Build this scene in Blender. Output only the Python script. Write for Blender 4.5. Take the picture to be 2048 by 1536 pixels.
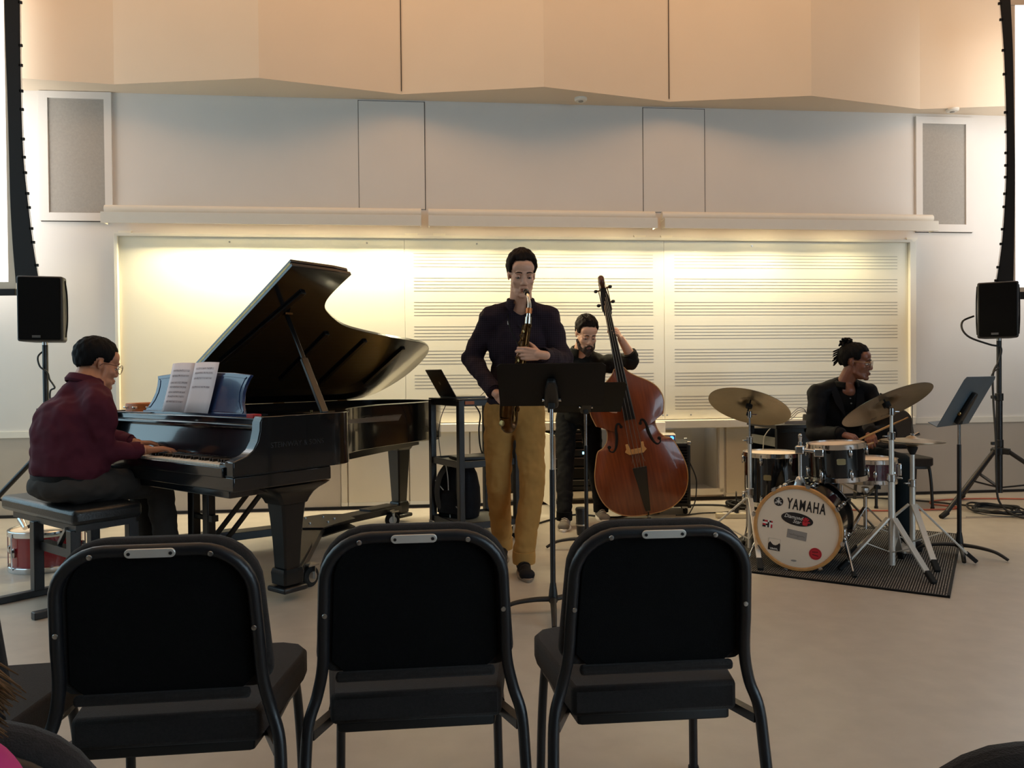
import bpy, bmesh, math, random
import numpy as np
from mathutils import Vector as V, Matrix as M

random.seed(7)
sc = bpy.context.scene
COL = sc.collection
R = math.radians
for o in list(bpy.data.objects):
    bpy.data.objects.remove(o)

# ------------------------------------------------------------------ camera
FPX, EYE, PITCH, ROLL = 1538.0, 1.15, (768 - 750) / 1538.0, .0094
_F = V((0, math.cos(PITCH), -math.sin(PITCH)))
_U0 = V((0, math.sin(PITCH), math.cos(PITCH)))
_R = V((1, 0, 0)) * math.cos(ROLL) - _U0 * math.sin(ROLL)
_U = V((1, 0, 0)) * math.sin(ROLL) + _U0 * math.cos(ROLL)
cd = bpy.data.cameras.new('camera')
cam = bpy.data.objects.new('camera', cd)
COL.objects.link(cam)
cd.sensor_width = 36
cd.lens = 36 * FPX / 2048
cd.clip_start = .02
cam.matrix_world = M(((_R.x, _U.x, -_F.x, 0), (_R.y, _U.y, -_F.y, 0), (_R.z, _U.z, -_F.z, EYE), (0, 0, 0, 1)))
sc.camera = cam

# ------------------------------------------------------------------ light
sc.view_settings.view_transform = 'Standard'
sc.view_settings.look = 'None'
sc.view_settings.gamma = 1
sc.view_settings.use_curve_mapping = False
sc.view_settings.exposure = 0.06
w = bpy.data.worlds.new('world')
sc.world = w
w.use_nodes = True
w.node_tree.nodes['Background'].inputs[0].default_value = (.75, .85, 1, 1)
w.node_tree.nodes['Background'].inputs[1].default_value = .3


def lamp(name, kind, loc, aim, power, col, size=1.0, sizey=None, spot=None, blend=.6):
    l = bpy.data.lights.new(name, kind)
    l.energy = power
    l.color = col
    if kind == 'AREA':
        l.shape = 'RECTANGLE'
        l.size = size
        l.size_y = sizey or size
    if kind == 'SPOT':
        l.spot_size = R(spot)
        l.spot_blend = blend
        l.shadow_soft_size = size
    o = bpy.data.objects.new(name, l)
    COL.objects.link(o)
    o.location = loc
    o.rotation_euler = (V(aim) - V(loc)).to_track_quat('-Z', 'Y').to_euler()
    return o


WARM = (1, .53, .21)
COOL = (.55, .86, 1)
DAY = (.64, .85, 1)
# daylight through the tall windows: left wall beside the stage, right wall beside the audience
lamp('window_daylight', 'AREA', (-5.5, 3.6, 2.3), (0, 3.6, 1.7), 80, COOL, 5.4, 3.2)
lamp('window_daylight', 'AREA', (6.6, -2.2, 2.5), (0, 1.8, 1.7), 245, DAY, 5.4, 3.6)
# warm house lights above the stage and the audience
lamp('house_light', 'AREA', (.4, 4.5, 6.2), (.4, 6.6, 4.2), 132, WARM, 9.5, 1.7)
for x, y, p in ((-2.6, 1.2, 9), (1.6, 1.2, 9)):
    lamp('house_light', 'AREA', (x, y, 6.4), (x, y + .8, 0), p, WARM, 1.6, 1.6)


# ------------------------------------------------------------------ materials
def lin(c):
    if isinstance(c, str):
        c = [int(c[i:i + 2], 16) / 255 for i in (0, 2, 4)]
    return tuple((x / 12.92 if x <= .04045 else ((x + .055) / 1.055) ** 2.4) for x in c) + (1,)


MATS = {}


def mt(name, col, rough=.5, metal=0.0, var=.06, scale=14, bump=0.0, bscale=60, coat=0.0, emit=None, estr=0.0, stretch=(1, 1, 1), spec=.5, sheen=0.0):
    m = bpy.data.materials.new(name)
    m.use_nodes = True
    nt = m.node_tree
    b = nt.nodes['Principled BSDF']
    tc = nt.nodes.new('ShaderNodeTexCoord')
    mp = nt.nodes.new('ShaderNodeMapping')
    mp.inputs['Scale'].default_value = stretch
    nt.links.new(tc.outputs['Object'], mp.inputs['Vector'])
    c = lin(col)
    n = nt.nodes.new('ShaderNodeTexNoise')
    n.inputs['Scale'].default_value = scale
    n.inputs['Detail'].default_value = 3
    nt.links.new(mp.outputs['Vector'], n.inputs['Vector'])
    cr = nt.nodes.new('ShaderNodeValToRGB')
    cr.color_ramp.elements[0].position = .3
    cr.color_ramp.elements[1].position = .7
    cr.color_ramp.elements[0].color = tuple(x * (1 - var) for x in c[:3]) + (1,)
    cr.color_ramp.elements[1].color = tuple(min(1, x * (1 + var)) for x in c[:3]) + (1,)
    nt.links.new(n.outputs['Fac'], cr.inputs['Fac'])
    nt.links.new(cr.outputs['Color'], b.inputs['Base Color'])
    b.inputs['Roughness'].default_value = rough
    b.inputs['Metallic'].default_value = metal
    b.inputs['Specular IOR Level'].default_value = spec
    if coat:
        b.inputs['Coat Weight'].default_value = coat
        b.inputs['Coat Roughness'].default_value = .06
    if sheen:
        b.inputs['Sheen Weight'].default_value = sheen
    if emit:
        b.inputs['Emission Color'].default_value = lin(emit)
        b.inputs['Emission Strength'].default_value = estr
    if bump:
        n2 = nt.nodes.new('ShaderNodeTexNoise')
        n2.inputs['Scale'].default_value = bscale
        n2.inputs['Detail'].default_value = 2
        nt.links.new(mp.outputs['Vector'], n2.inputs['Vector'])
        bp = nt.nodes.new('ShaderNodeBump')
        bp.inputs['Strength'].default_value = bump
        bp.inputs['Distance'].default_value = .01
        nt.links.new(n2.outputs['Fac'], bp.inputs['Height'])
        nt.links.new(bp.outputs['Normal'], b.inputs['Normal'])
    m['nodes'] = 1
    MATS[name] = m
    return m


def glass(name, col=(1, 1, 1), rough=0.0):
    m = mt(name, col, rough, var=0)
    b = m.node_tree.nodes['Principled BSDF']
    b.inputs['Transmission Weight'].default_value = 1
    b.inputs['IOR'].default_value = 1.1
    return m


WALL = mt('wall_paint', 'd8d3cc', .75, var=.015, scale=3)
SOFF = mt('lamp_tinted_soffit', 'decdb6', .75, var=.015, scale=2)  # warm tint of the lamplight mixed into the base colour
LOWW = mt('wainscot_panel', 'b5aa9c', .65, var=.02, scale=4)
CAB = mt('cabinet_laminate', 'd5cbb8', .55, var=.02, scale=4)
TRIM = mt('trim_paint', 'e2dccf', .5, var=.01)
DARKGAP = mt('dark_gap', '1c1a19', .8)
BOARD = mt('whiteboard_enamel', 'ece6d4', .28, var=.012, scale=2)
STAFF = mt('staff_ink', '837d72', .6)
GRILLE = mt('grille_cloth', '9b968e', .9, var=.05, scale=60, bump=.2, bscale=300)
FLOOR = mt('linoleum', 'b5ac9f', .34, var=.06, scale=9, bump=.05, bscale=14)
BLK = mt('black_paint', '0c0c0c', .6, spec=.2)
BLKM = mt('black_metal', '17171a', .38, var=.1, bump=.04, bscale=200)
BLKP = mt('black_plastic', '111213', .5, var=.1)
RUB = mt('black_rubber', '0f0f0f', .8)
PIANO = mt('piano_lacquer', '0a0e12', .16, var=.12, scale=6, coat=.6)
PIANOD = mt('piano_satin', '0c0e10', .3, var=.12, scale=6)
IVORY = mt('ivory_key', 'ebe3d3', .3)
GOLD = mt('bronze_plate', '8a6a35', .45, .6)
CHROME = mt('chrome', 'c9cacb', .14, 1.0, var=.03)
STEEL = mt('brushed_steel', 'b4b2ae', .32, 1.0, var=.08)
ALU = mt('satin_aluminium', 'dedad2', .42, .6, var=.05)
FABB = mt('black_chair_fabric', '2b2725', .95, var=.12, scale=150, bump=.25, bscale=500, sheen=.08, spec=.15)
FABI = mt('black_back_cloth', '0d0d0d', .98, var=.15, scale=200, bump=.2, bscale=500, spec=.15)
PAPER = mt('paper', 'e6dcdf', .8, var=.02)
INK = mt('print_grey', '9b9096', .8)
LEATH = mt('bench_leather', '14181b', .3, var=.1, bump=.15, bscale=120)
REDD = mt('red_drum_shell', '8e1620', .25, coat=.5)
REDS = mt('red_sparkle_shell', '4c1020', .25, var=.3, scale=90, coat=.5)
WOODT = mt('orange_wood', 'b0622c', .4, var=.2, scale=8, stretch=(1, 1, 8))
BASSW = mt('bass_varnish', '77391a', .26, var=.22, scale=4, stretch=(14, 2, 1), coat=.45)
BASSL = mt('bass_edge_wood', 'b98a55', .4)
EBONY = mt('ebony', '15100d', .35)
MAPLE = mt('maple_bridge', 'c79357', .5)
STRING = mt('steel_string', '9a948c', .3, .9)
BRASS = mt('aged_brass', '503416', .28, .9, var=.35, scale=30)
BRASSL = mt('bright_brass', '8a7048', .22, 1.0, var=.2, scale=30)
SILV = mt('silver_plate', 'd9d5cc', .18, 1.0)
BRONZE = mt('cymbal_bronze', '766c5a', .34, .85, var=.14, scale=5, bump=.05, bscale=40)
BRONZL = mt('hihat_bronze', 'a39580', .36, .8, var=.1, scale=5)
SHELL = mt('black_drum_shell', '0a0c0f', .14, coat=.6)
HEADC = mt('coated_drumhead', 'e6d3bd', .6, var=.02, scale=5)
HOOPW = mt('natural_maple_hoop', 'c48f55', .35, var=.15, scale=20)
BADGE = mt('brass_badge', 'a89b74', .4, .5)
LOGOB = mt('logo_black', '1a1110', .6)
WHITE = mt('print_white', 'e8e2da', .6)
REDP = mt('print_red', 'c2202c', .5)
GREYP = mt('grey_sticker', '918983', .5)
DSTAND = mt('slate_blue_enamel', '475762', .5)
SCRW = mt('projection_lit', 'ffffff', .8, var=0, emit='ffffff', estr=1.9)
SCRB = mt('screen_border', 'c9b8a4', .8, var=.02)
SCRK = mt('screen_masking', '0b0b0c', .85)
LEDB = mt('blue_led', '2a6cff', .4, emit='2f7cff', estr=6)
LEDC = mt('cyan_display', '9fe8ff', .4, emit='9fe8ff', estr=2.5)
RUG = mt('woven_rug', '5b5854', .95)
STICK = mt('drumstick_wood', 'b08a58', .5)
CORDO = mt('orange_cord', 'b8614a', .6)
CORDW = mt('white_cord', 'd8d4ca', .6)
CORDK = mt('black_cord', '1b1b1c', .6)
CREAM = mt('cream_plastic', 'cfc4a6', .5)
SKIN = mt('light_skin', 'cf9d82', .5, var=.06, scale=20)
SKINP = mt('tan_skin', 'b57a5a', .5, var=.06, scale=20)
SKIND = mt('brown_skin', '7a4b37', .45, var=.06, scale=20)
LIPS = mt('lip_skin', '8a5148', .5)
LIPD = mt('brown_lip', '57302a', .5)
EYEW = mt('eye_white', 'd5cdc4', .3)
EYED = mt('dark_iris', '1a120e', .3)
HAIRK = mt('black_hair', '0b0909', .7, spec=.15, var=.4, scale=60, bump=.5, bscale=90, stretch=(1, 1, .25))
HAIRB = mt('dark_brown_hair', '1c120d', .7, spec=.15, var=.4, scale=60, bump=.5, bscale=90, stretch=(1, 1, .25))
HAIRC = mt('light_brown_hair', '5d4127', .65, spec=.25, var=.5, scale=50, bump=.5, bscale=80, stretch=(1, 1, .2))
BEARD = mt('brown_beard', '352218', .8, var=.4, scale=120, bump=.5, bscale=200)
SHIRTS = mt('dark_plaid_shirt', '1f171c', .85, var=.2, scale=30, spec=.15)
SHIRTP = mt('maroon_shirt', '4c1e2a', .8, var=.1, scale=12, bump=.2, bscale=14, spec=.15)
SHIRTB = mt('charcoal_overshirt', '1c1b19', .85, var=.15, scale=20, bump=.2, bscale=14, spec=.15)
BLAZER = mt('black_blazer', '0b0c10', .75, var=.1, scale=12, bump=.1, bscale=14, spec=.15)
POLO = mt('black_polo', '0a0a0b', .85, spec=.15)
KHAKI = mt('khaki_chinos', 'a67c44', .85, var=.08, scale=9, bump=.3, bscale=11, spec=.15)
SLACK = mt('charcoal_slacks', '3b3734', .85, var=.08, scale=9, bump=.3, bscale=11, spec=.15)
JEANK = mt('black_jeans', '0c0d10', .85, var=.1, scale=9, bump=.2, bscale=11, spec=.15)
JEANT = mt('dark_teal_jeans', '0f181c', .8, var=.1, scale=9, bump=.2, bscale=11, spec=.15)
SHOEK = mt('black_suede_shoe', '1d1a1b', .8, spec=.15)
SOLE = mt('tan_sole', '80705e', .7)
SNEAK = mt('grey_canvas', '7d776f', .85)
PINK = mt('pink_top', 'c02470', .7)
BAGK = mt('black_nylon', '16161a', .7, var=.15, scale=30, bump=.2, bscale=90, spec=.15)
GREYM = mt('grey_lacquer', '62625e', .5)


def tweak_plaid(m):
    nt = m.node_tree
    b = nt.nodes['Principled BSDF']
    tc = [n for n in nt.nodes if n.type == 'TEX_COORD'][0]
    acc = None
    for d, s in (('X', 55), ('Z', 55)):
        wv = nt.nodes.new('ShaderNodeTexWave')
        wv.bands_direction = d
        wv.inputs['Scale'].default_value = s / 2.2
        nt.links.new(tc.outputs['Object'], wv.inputs['Vector'])
        if acc:
            mx = nt.nodes.new('ShaderNodeMath')
            mx.operation = 'MAXIMUM'
            nt.links.new(acc, mx.inputs[0])
            nt.links.new(wv.outputs['Fac'], mx.inputs[1])
            acc = mx.outputs[0]
        else:
            acc = wv.outputs['Fac']
    cr = nt.nodes.new('ShaderNodeValToRGB')
    cr.color_ramp.elements[0].position = .88
    cr.color_ramp.elements[0].color = lin('231a20')
    cr.color_ramp.elements[1].color = lin('352933')
    nt.links.new(acc, cr.inputs['Fac'])
    nt.links.new(cr.outputs['Color'], b.inputs['Base Color'])


tweak_plaid(SHIRTS)


def tweak_rug(m):
    nt = m.node_tree
    b = nt.nodes['Principled BSDF']
    tc = [n for n in nt.nodes if n.type == 'TEX_COORD'][0]
    wv = nt.nodes.new('ShaderNodeTexWave')
    wv.bands_direction = 'X'
    wv.inputs['Scale'].default_value = 25
    wv.inputs['Distortion'].default_value = .6
    wv.inputs['Detail Scale'].default_value = 4
    nt.links.new(tc.outputs['Object'], wv.inputs['Vector'])
    n = nt.nodes.new('ShaderNodeTexNoise')
    n.inputs['Scale'].default_value = 90
    nt.links.new(tc.outputs['Object'], n.inputs['Vector'])
    mx = nt.nodes.new('ShaderNodeMath')
    mx.operation = 'MULTIPLY'
    nt.links.new(wv.outputs['Fac'], mx.inputs[0])
    nt.links.new(n.outputs['Fac'], mx.inputs[1])
    cr = nt.nodes.new('ShaderNodeValToRGB')
    cr.color_ramp.elements[0].position = .2
    cr.color_ramp.elements[0].color = lin('1d1c1c')
    cr.color_ramp.elements[1].position = .55
    cr.color_ramp.elements[1].color = lin('8f8a83')
    nt.links.new(mx.outputs[0], cr.inputs['Fac'])
    nt.links.new(cr.outputs['Color'], b.inputs['Base Color'])


tweak_rug(RUG)

# ------------------------------------------------------------------ mesh helpers
FR = {}


def spl(pts, n=8, closed=False):
    P = [V(p) for p in pts]
    if len(P) < 3:
        return P
    out = []
    N = len(P)
    rng = range(N if closed else N - 1)
    for i in rng:
        if closed:
            a, b, c, d = P[i - 1], P[i], P[(i + 1) % N], P[(i + 2) % N]
        else:
            a, b, c, d = P[max(i - 1, 0)], P[i], P[i + 1], P[min(i + 2, N - 1)]
        for k in range(n):
            t = k / n
            out.append(.5 * ((2 * b) + (c - a) * t + (2 * a - 5 * b + 4 * c - d) * t * t + (3 * b - a - 3 * c + d) * t ** 3))
    if not closed:
        out.append(P[-1])
    return out


class MB:
    def __init__(self):
        self.bm = bmesh.new()

    def geo(self, vs, fs):
        bv = [self.bm.verts.new(v) for v in vs]
        for f in fs:
            try:
                self.bm.faces.new([bv[i] for i in f])
            except ValueError:
                pass
        return self

    def box(self, c, s, rz=0, mat=None):
        m = M.Translation(V(c)) @ M.Rotation(rz, 4, 'Z') if mat is None else mat @ M.Translation(V(c))
        vs = [m @ V((x * s[0] / 2, y * s[1] / 2, z * s[2] / 2)) for x in (-1, 1) for y in (-1, 1) for z in (-1, 1)]
        return self.geo(vs, [(0, 1, 3, 2), (4, 6, 7, 5), (0, 4, 5, 1), (2, 3, 7, 6), (0, 2, 6, 4), (1, 5, 7, 3)])

    def bar(self, p0, p1, wx, wy, up=(0, 0, 1)):
        p0, p1 = V(p0), V(p1)
        d = (p1 - p0).normalized()
        u = V(up)
        if abs(d.dot(u)) > .98:
            u = V((0, 1, 0))
        x = d.cross(u).normalized()
        y = x.cross(d)
        vs = [p + x * a * wx / 2 + y * b * wy / 2 for p in (p0, p1) for a, b in ((-1, -1), (1, -1), (1, 1), (-1, 1))]
        return self.geo(vs, [(3, 2, 1, 0), (4, 5, 6, 7), (0, 1, 5, 4), (1, 2, 6, 5), (2, 3, 7, 6), (3, 0, 4, 7)])

    def tube(self, pts, r, n=8, closed=False, flat=1.0, up=None):
        P = [V(p) for p in pts]
        N = len(P)
        rr = r if isinstance(r, (list, tuple)) else [r] * N
        rings = []
        prev = None
        for i in range(N):
            if closed:
                t = P[(i + 1) % N] - P[i - 1]
            else:
                t = P[min(i + 1, N - 1)] - P[max(i - 1, 0)]
            if t.length < 1e-9:
                t = V((0, 0, 1))
            t.normalize()
            if up is not None:
                x = t.cross(V(up))
                if x.length < 1e-4:
                    x = t.orthogonal()
                x.normalize()
            elif prev is None:
                x = t.orthogonal().normalized()
            else:
                x = prev - t * prev.dot(t)
                if x.length < 1e-6:
                    x = t.orthogonal()
                x.normalize()
            prev = x
            y = t.cross(x)
            rings.append([self.bm.verts.new(P[i] + (x * math.cos(a) + y * math.sin(a) * flat) * rr[i]) for a in [2 * math.pi * k / n for k in range(n)]])
        for i in range(N if closed else N - 1):
            A, B = rings[i], rings[(i + 1) % N]
            for k in range(n):
                self.bm.faces.new((A[k], A[(k + 1) % n], B[(k + 1) % n], B[k]))
        if not closed:
            self.bm.faces.new(rings[0][::-1])
            self.bm.faces.new(rings[-1])
        return self

    def cyl(self, p0, p1, r0, r1=None, n=16):
        return self.tube([p0, p1], [r0, r0 if r1 is None else r1], n)

    def lathe(self, prof, n=32, mat=None):
        mat = mat or M.Identity(4)
        rings = []
        for r, z in prof:
            if r < 1e-6:
                rings.append([self.bm.verts.new(mat @ V((0, 0, z)))])
            else:
                rings.append([self.bm.verts.new(mat @ V((r * math.cos(2 * math.pi * k / n), r * math.sin(2 * math.pi * k / n), z))) for k in range(n)])
        for A, B in zip(rings, rings[1:]):
            for k in range(n):
                k2 = (k + 1) % n
                if len(A) == 1 and len(B) == 1:
                    continue
                if len(A) == 1:
                    self.bm.faces.new((A[0], B[k2], B[k]))
                elif len(B) == 1:
                    self.bm.faces.new((A[k], A[k2], B[0]))
                else:
                    self.bm.faces.new((A[k], A[k2], B[k2], B[k]))
        A, B = rings[-1], rings[0]
        if len(A) > 1 and len(B) > 1:
            if len(rings) > 2 and prof[0] != prof[-1]:
                for k in range(n):
                    self.bm.faces.new((A[k], A[(k + 1) % n], B[(k + 1) % n], B[k]))
        elif len(A) > 1:
            self.bm.faces.new(A)
        elif len(B) > 1:
            self.bm.faces.new(B[::-1])
        return self

    def prism(self, poly, z0, z1, mat=None):
        mat = mat or M.Identity(4)
        n = len(poly)
        a = [self.bm.verts.new(mat @ V((p[0], p[1], z0))) for p in poly]
        b = [self.bm.verts.new(mat @ V((p[0], p[1], z1))) for p in poly]
        self.bm.faces.new(a[::-1])
        self.bm.faces.new(b)
        for i in range(n):
            self.bm.faces.new((a[i], a[(i + 1) % n], b[(i + 1) % n], b[i]))
        return self

    def ribbon(self, path, th, z0, z1, mat=None):
        """open wall of thickness th to the left of a 2-D path"""
        mat = mat or M.Identity(4)
        P = [V((p[0], p[1])) for p in path]
        Q = []
        for i in range(len(P)):
            t = P[min(i + 1, len(P) - 1)] - P[max(i - 1, 0)]
            t.normalize()
            Q.append(P[i] + V((-t.y, t.x)) * th)
        rows = []
        for pts, z in ((P, z0), (P, z1), (Q, z1), (Q, z0)):
            rows.append([self.bm.verts.new(mat @ V((p.x, p.y, z))) for p in pts])
        for r in range(4):
            A, B = rows[r], rows[(r + 1) % 4]
            for i in range(len(P) - 1):
                self.bm.faces.new((A[i], A[i + 1], B[i + 1], B[i]))
        for e in (0, -1):
            f = [rows[r][e] for r in range(4)]
            self.bm.faces.new(f if e == 0 else f[::-1])
        return self

    def ell(self, c, rad, rot=None, u=20, v=12):
        m = M.Translation(V(c)) @ (rot.to_4x4() if rot else M.Identity(4)) @ M.Diagonal((rad[0], rad[1], rad[2], 1))
        bmesh.ops.create_uvsphere(self.bm, u_segments=u, v_segments=v, radius=1, matrix=m)
        return self

    def loft(self, secs):
        rings = [[self.bm.verts.new(V(p)) for p in s] for s in secs]
        n = len(rings[0])
        for A, B in zip(rings, rings[1:]):
            for k in range(n):
                self.bm.faces.new((A[k], A[(k + 1) % n], B[(k + 1) % n], B[k]))
        self.bm.faces.new(rings[0][::-1])
        self.bm.faces.new(rings[-1])
        return self

    def done(self, name, mat, parent=None, bevel=0, seg=2, angle=38, flat=False, world=False, tf=None):
        if tf is not None:
            bmesh.ops.transform(self.bm, matrix=tf, verts=self.bm.verts)
        if world and parent is not None:
            bmesh.ops.transform(self.bm, matrix=FR[parent.name].inverted(), verts=self.bm.verts)
        bmesh.ops.recalc_face_normals(self.bm, faces=self.bm.faces)
        me = bpy.data.meshes.new(name)
        self.bm.to_mesh(me)
        self.bm.free()
        me.materials.append(mat)
        if not flat:
            me.polygons.foreach_set('use_smooth', [True] * len(me.polygons))
            me.set_sharp_from_angle(angle=R(angle))
        o = bpy.data.objects.new(name, me)
        COL.objects.link(o)
        if parent is not None:
            o.parent = parent
            FR[o.name] = FR[parent.name]
        else:
            FR[o.name] = M.Identity(4)
        if bevel:
            b = o.modifiers.new('bevel', 'BEVEL')
            b.width = bevel
            b.segments = seg
            b.limit_method = 'ANGLE'
            b.angle_limit = R(40)
            b.harden_normals = False
        return o


def thing(name, label, cat, loc=(0, 0, 0), rz=0.0, group=None, mat=None, kind=None):
    o = bpy.data.objects.new(name, None)
    o.empty_display_size = .1
    COL.objects.link(o)
    m = mat if mat is not None else M.Translation(V(loc)) @ M.Rotation(rz, 4, 'Z')
    o.matrix_world = m
    FR[o.name] = m.copy()
    if label:
        o['label'] = label
    if cat:
        o['category'] = cat
    if group:
        o['group'] = group
    if kind:
        o['kind'] = kind
    return o


def tag(o, label=None, cat=None, group=None, kind=None, base=None):
    if label:
        o['label'] = label
    if cat:
        o['category'] = cat
    if group:
        o['group'] = group
    if kind:
        o['kind'] = kind
    if base is not None:
        o.data.transform(M.Translation(-V(base)))
        o.location = base
    return o


def dup(root, mat, label=None, group=None):
    def cp(o, par):
        c = o.copy()
        COL.objects.link(c)
        c.parent = par
        for ch in kids.get(o.name, []):
            cp(ch, c)
        return c
    kids = {}
    for o in bpy.data.objects:
        if o.parent:
            kids.setdefault(o.parent.name, []).append(o)
    r = cp(root, None)
    r.matrix_world = mat
    FR[r.name] = mat.copy()
    if label:
        r['label'] = label
    if group:
        r['group'] = group
    return r


def text(name, s, size, mat, parent, tf, depth=.0008, bold=.0, sx=1.0, shear=0.0, world=False, space=1.0):
    cu = bpy.data.curves.new(name, 'FONT')
    cu.body = s
    cu.size = size
    cu.extrude = depth
    cu.offset = bold
    cu.shear = shear
    cu.space_character = space
    cu.align_x = 'CENTER'
    cu.align_y = 'CENTER'
    cu.resolution_u = 3
    t = bpy.data.objects.new(name + '_tmp', cu)
    COL.objects.link(t)
    dg = bpy.context.evaluated_depsgraph_get()
    me = bpy.data.meshes.new_from_object(t.evaluated_get(dg))
    bpy.data.objects.remove(t)
    m = tf @ M.Diagonal((sx, 1, 1, 1))
    if world:
        m = FR[parent.name].inverted() @ m
    me.transform(m)
    me.materials.clear()
    me.materials.append(mat)
    me.name = name
    o = bpy.data.objects.new(name, me)
    COL.objects.link(o)
    o.parent = parent
    FR[o.name] = FR[parent.name]
    return o


def rect_round(hw, hh, r, n=5):
    out = []
    for cx, cy, a0 in ((hw - r, hh - r, 0), (-hw + r, hh - r, 90), (-hw + r, -hh + r, 180), (hw - r, -hh + r, 270)):
        for k in range(n + 1):
            a = R(a0 + 90 * k / n)
            out.append((cx + r * math.cos(a), cy + r * math.sin(a)))
    return out


def frame(o, x, y, z):
    """matrix with given axes at o"""
    x, y, z = V(x).normalized(), V(y).normalized(), V(z).normalized()
    return M(((x.x, y.x, z.x, o[0]), (x.y, y.y, z.y, o[1]), (x.z, y.z, z.z, o[2]), (0, 0, 0, 1)))


def zdir(o, z, yhint=(0, 0, 1)):
    z = V(z).normalized()
    h = V(yhint)
    x = h.cross(z)
    if x.length < 1e-4:
        x = z.orthogonal()
    x.normalize()
    return frame(o, x, z.cross(x), z)

# ------------------------------------------------------------------ room
WA = math.atan(.1)
WF = M.Translation((0, 6.8, 0)) @ M.Rotation(WA, 4, 'Z')     # back-wall frame: x along wall, -y into the room


def wx(X):
    return X * 1.005


def st(o):
    o['kind'] = 'structure'
    return o


st(MB().box((.4, 0, -.05), (13.2, 15.6, .1)).done('floor', FLOOR))
fs = MB()
fs.bar((1.95, 2.55, .0004), (3.6, .35, .0004), .0012, .012)
fs.bar((3.55, 6.02, .0004), (6.6, 6.1, .0004), .0012, .008)
st(fs.done('trim_3', mt('floor_seam', '857d72', .5)))
st(MB().box((.4, 0, 6.85), (13.2, 15.6, .1)).done('ceiling', WALL))
st(MB().box((.4, -7.45, 3.4), (13.2, .1, 6.9)).done('wall_rear', mt('rear_wall_dark', '3b3735', .9)))  # unseen wall, coloured dark to keep reflections in the piano dark
for nm, X, y0 in (('wall_left', -5.95, 3.65), ('wall_right', 6.95, -2.2)):
    b = MB()
    b.box((X, 0, .3), (.1, 15.6, .6)).box((X, 0, 5.6), (.1, 15.6, 2.4))
    lo, hi = y0 - 2.85, y0 + 2.85
    b.box((X, (lo - 7.8) / 2, 2.5), (.1, lo + 7.8, 3.8)).box((X, (hi + 7.8) / 2, 2.5), (.1, 7.8 - hi, 3.8))
    st(b.done(nm, WALL if X < 0 else mt('right_wall_dark', '4a4744', .9)))  # right wall is unseen, darkened to dim its reflection in the piano side
for k, X, y0 in ((1, -5.95, 3.65), (2, 6.95, -2.2)):
    b = MB()
    for y in (-2.8, -.93, .93, 2.8):
        b.box((X, y0 + y, 2.5), (.08, .07, 3.8))
    for z in (.62, 2.5, 4.38):
        b.box((X, y0, z), (.08, 5.7, .07))
    o = st(b.done('window_%d' % k, TRIM))
    for y in (-1.86, 0, 1.86):
        for z in (1.56, 3.44):
            MB().box((X, y0 + y, z), (.012, 1.8, 1.8)).done('pane', MATS.get('window_glass') or glass('window_glass'), o)

# back wall: upper field, lower fields on each side of the open niche
st(MB().box((0, .1, 3.76), (13.6, .2, 6.2)).done('wall_back', WALL, tf=WF))
st(MB().box((-3.45, .1, .33), (6.7, .2, .66)).done('wall_back_left', WALL, tf=WF))
st(MB().box((4.37, .1, .33), (4.88, .2, .66)).done('wall_back_right', WALL, tf=WF))
# niche below the board: back, floor, ends, hanging box
b = MB()
b.box((.92, .5, .36), (2.0, .04, .72)).box((.92, .3, .045), (2.06, .5, .05))
b.box((-.1, .4, .36), (.04, .5, .72)).box((1.94, .4, .36), (.04, .5, .72))
b.box((1.52, .4, .58), (.42, .2, .12))
b.box((1.18, .42, .36), (.03, .4, .66))
st(b.done('trim_4', mt('niche_laminate', 'e6dfd0', .6, var=.02, scale=4), tf=WF))
b = MB()
b.box((.92, -.008, .075), (2.0, .03, .055)).box((1.905, -.008, .37), (.04, .03, .6))
st(b.done('trim_5', TRIM, tf=WF))
# ventilation block inside the niche
b = thing('vent_block', 'white ventilation block with black square slots inside the niche behind the bass', 'vent', mat=WF @ M.Translation((1.46, .3, .07)))
MB().box((0, 0, .28), (.16, .2, .56)).done('housing', CAB, b)
for i in range(2):
    for k in range(7):
        MB().box((-.035 + .07 * i, -.103, .16 + .055 * k), (.045, .008, .036)).done('slot', DARKGAP, b)

# wainscot, trims, baseboards
st(MB().box((-3.9, -.006, .345), (4.8, .012, .64)).done('trim_1', LOWW, tf=WF))
st(MB().box((4.55, -.006, .345), (4.5, .012, .64)).done('trim_2', LOWW, tf=WF))
b = MB()
b.box((-4.9, -.01, .693), (3.2, .02, .054))
b.box((5.3, -.01, .69), (3.1, .02, .052))
st(b.done('trim_6', TRIM, tf=WF))
st(MB().box((0, -.009, .012), (13.4, .02, .024)).done('baseboard_back', DARKGAP, tf=WF))
# cabinet doors under the board
for i, (a, c) in enumerate(((-1.485, -1.43), (-1.425, -.905), (-.9, -.38), (-.375, -.1), (1.935, 2.25))):
    a, c = wx(a), wx(c)
    d = thing('cabinet_door', ['narrow beige filler panel at the left end of the cabinets', 'beige cabinet door left of the piano tail leg',
              'beige cabinet door behind the piano tail leg', 'beige cabinet door behind the black cart',
              'beige cabinet door right of the open niche'][i], 'cabinet door', mat=WF @ M.Translation(((a + c) / 2, -.012, .05)))
    MB().box((0, 0, .31), (c - a - .006, .024, .6)).done('panel', CAB, d, bevel=.002)
    MB().box((0, .002, -.005), (c - a, .018, .035)).done('plinth', TRIM, d)
# open door swung out of the niche
d = thing('cabinet_door', 'white cabinet door swung open between the saxophonist and the bassist', 'cabinet door', loc=(.245, 6.79, 0), rz=R(-78))
MB().box((.23, 0, .35), (.46, .022, .6)).done('panel', CAB, d, bevel=.002)
MB().box((.465, 0, .35), (.01, .026, .6)).done('edge_band', TRIM, d)

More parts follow.
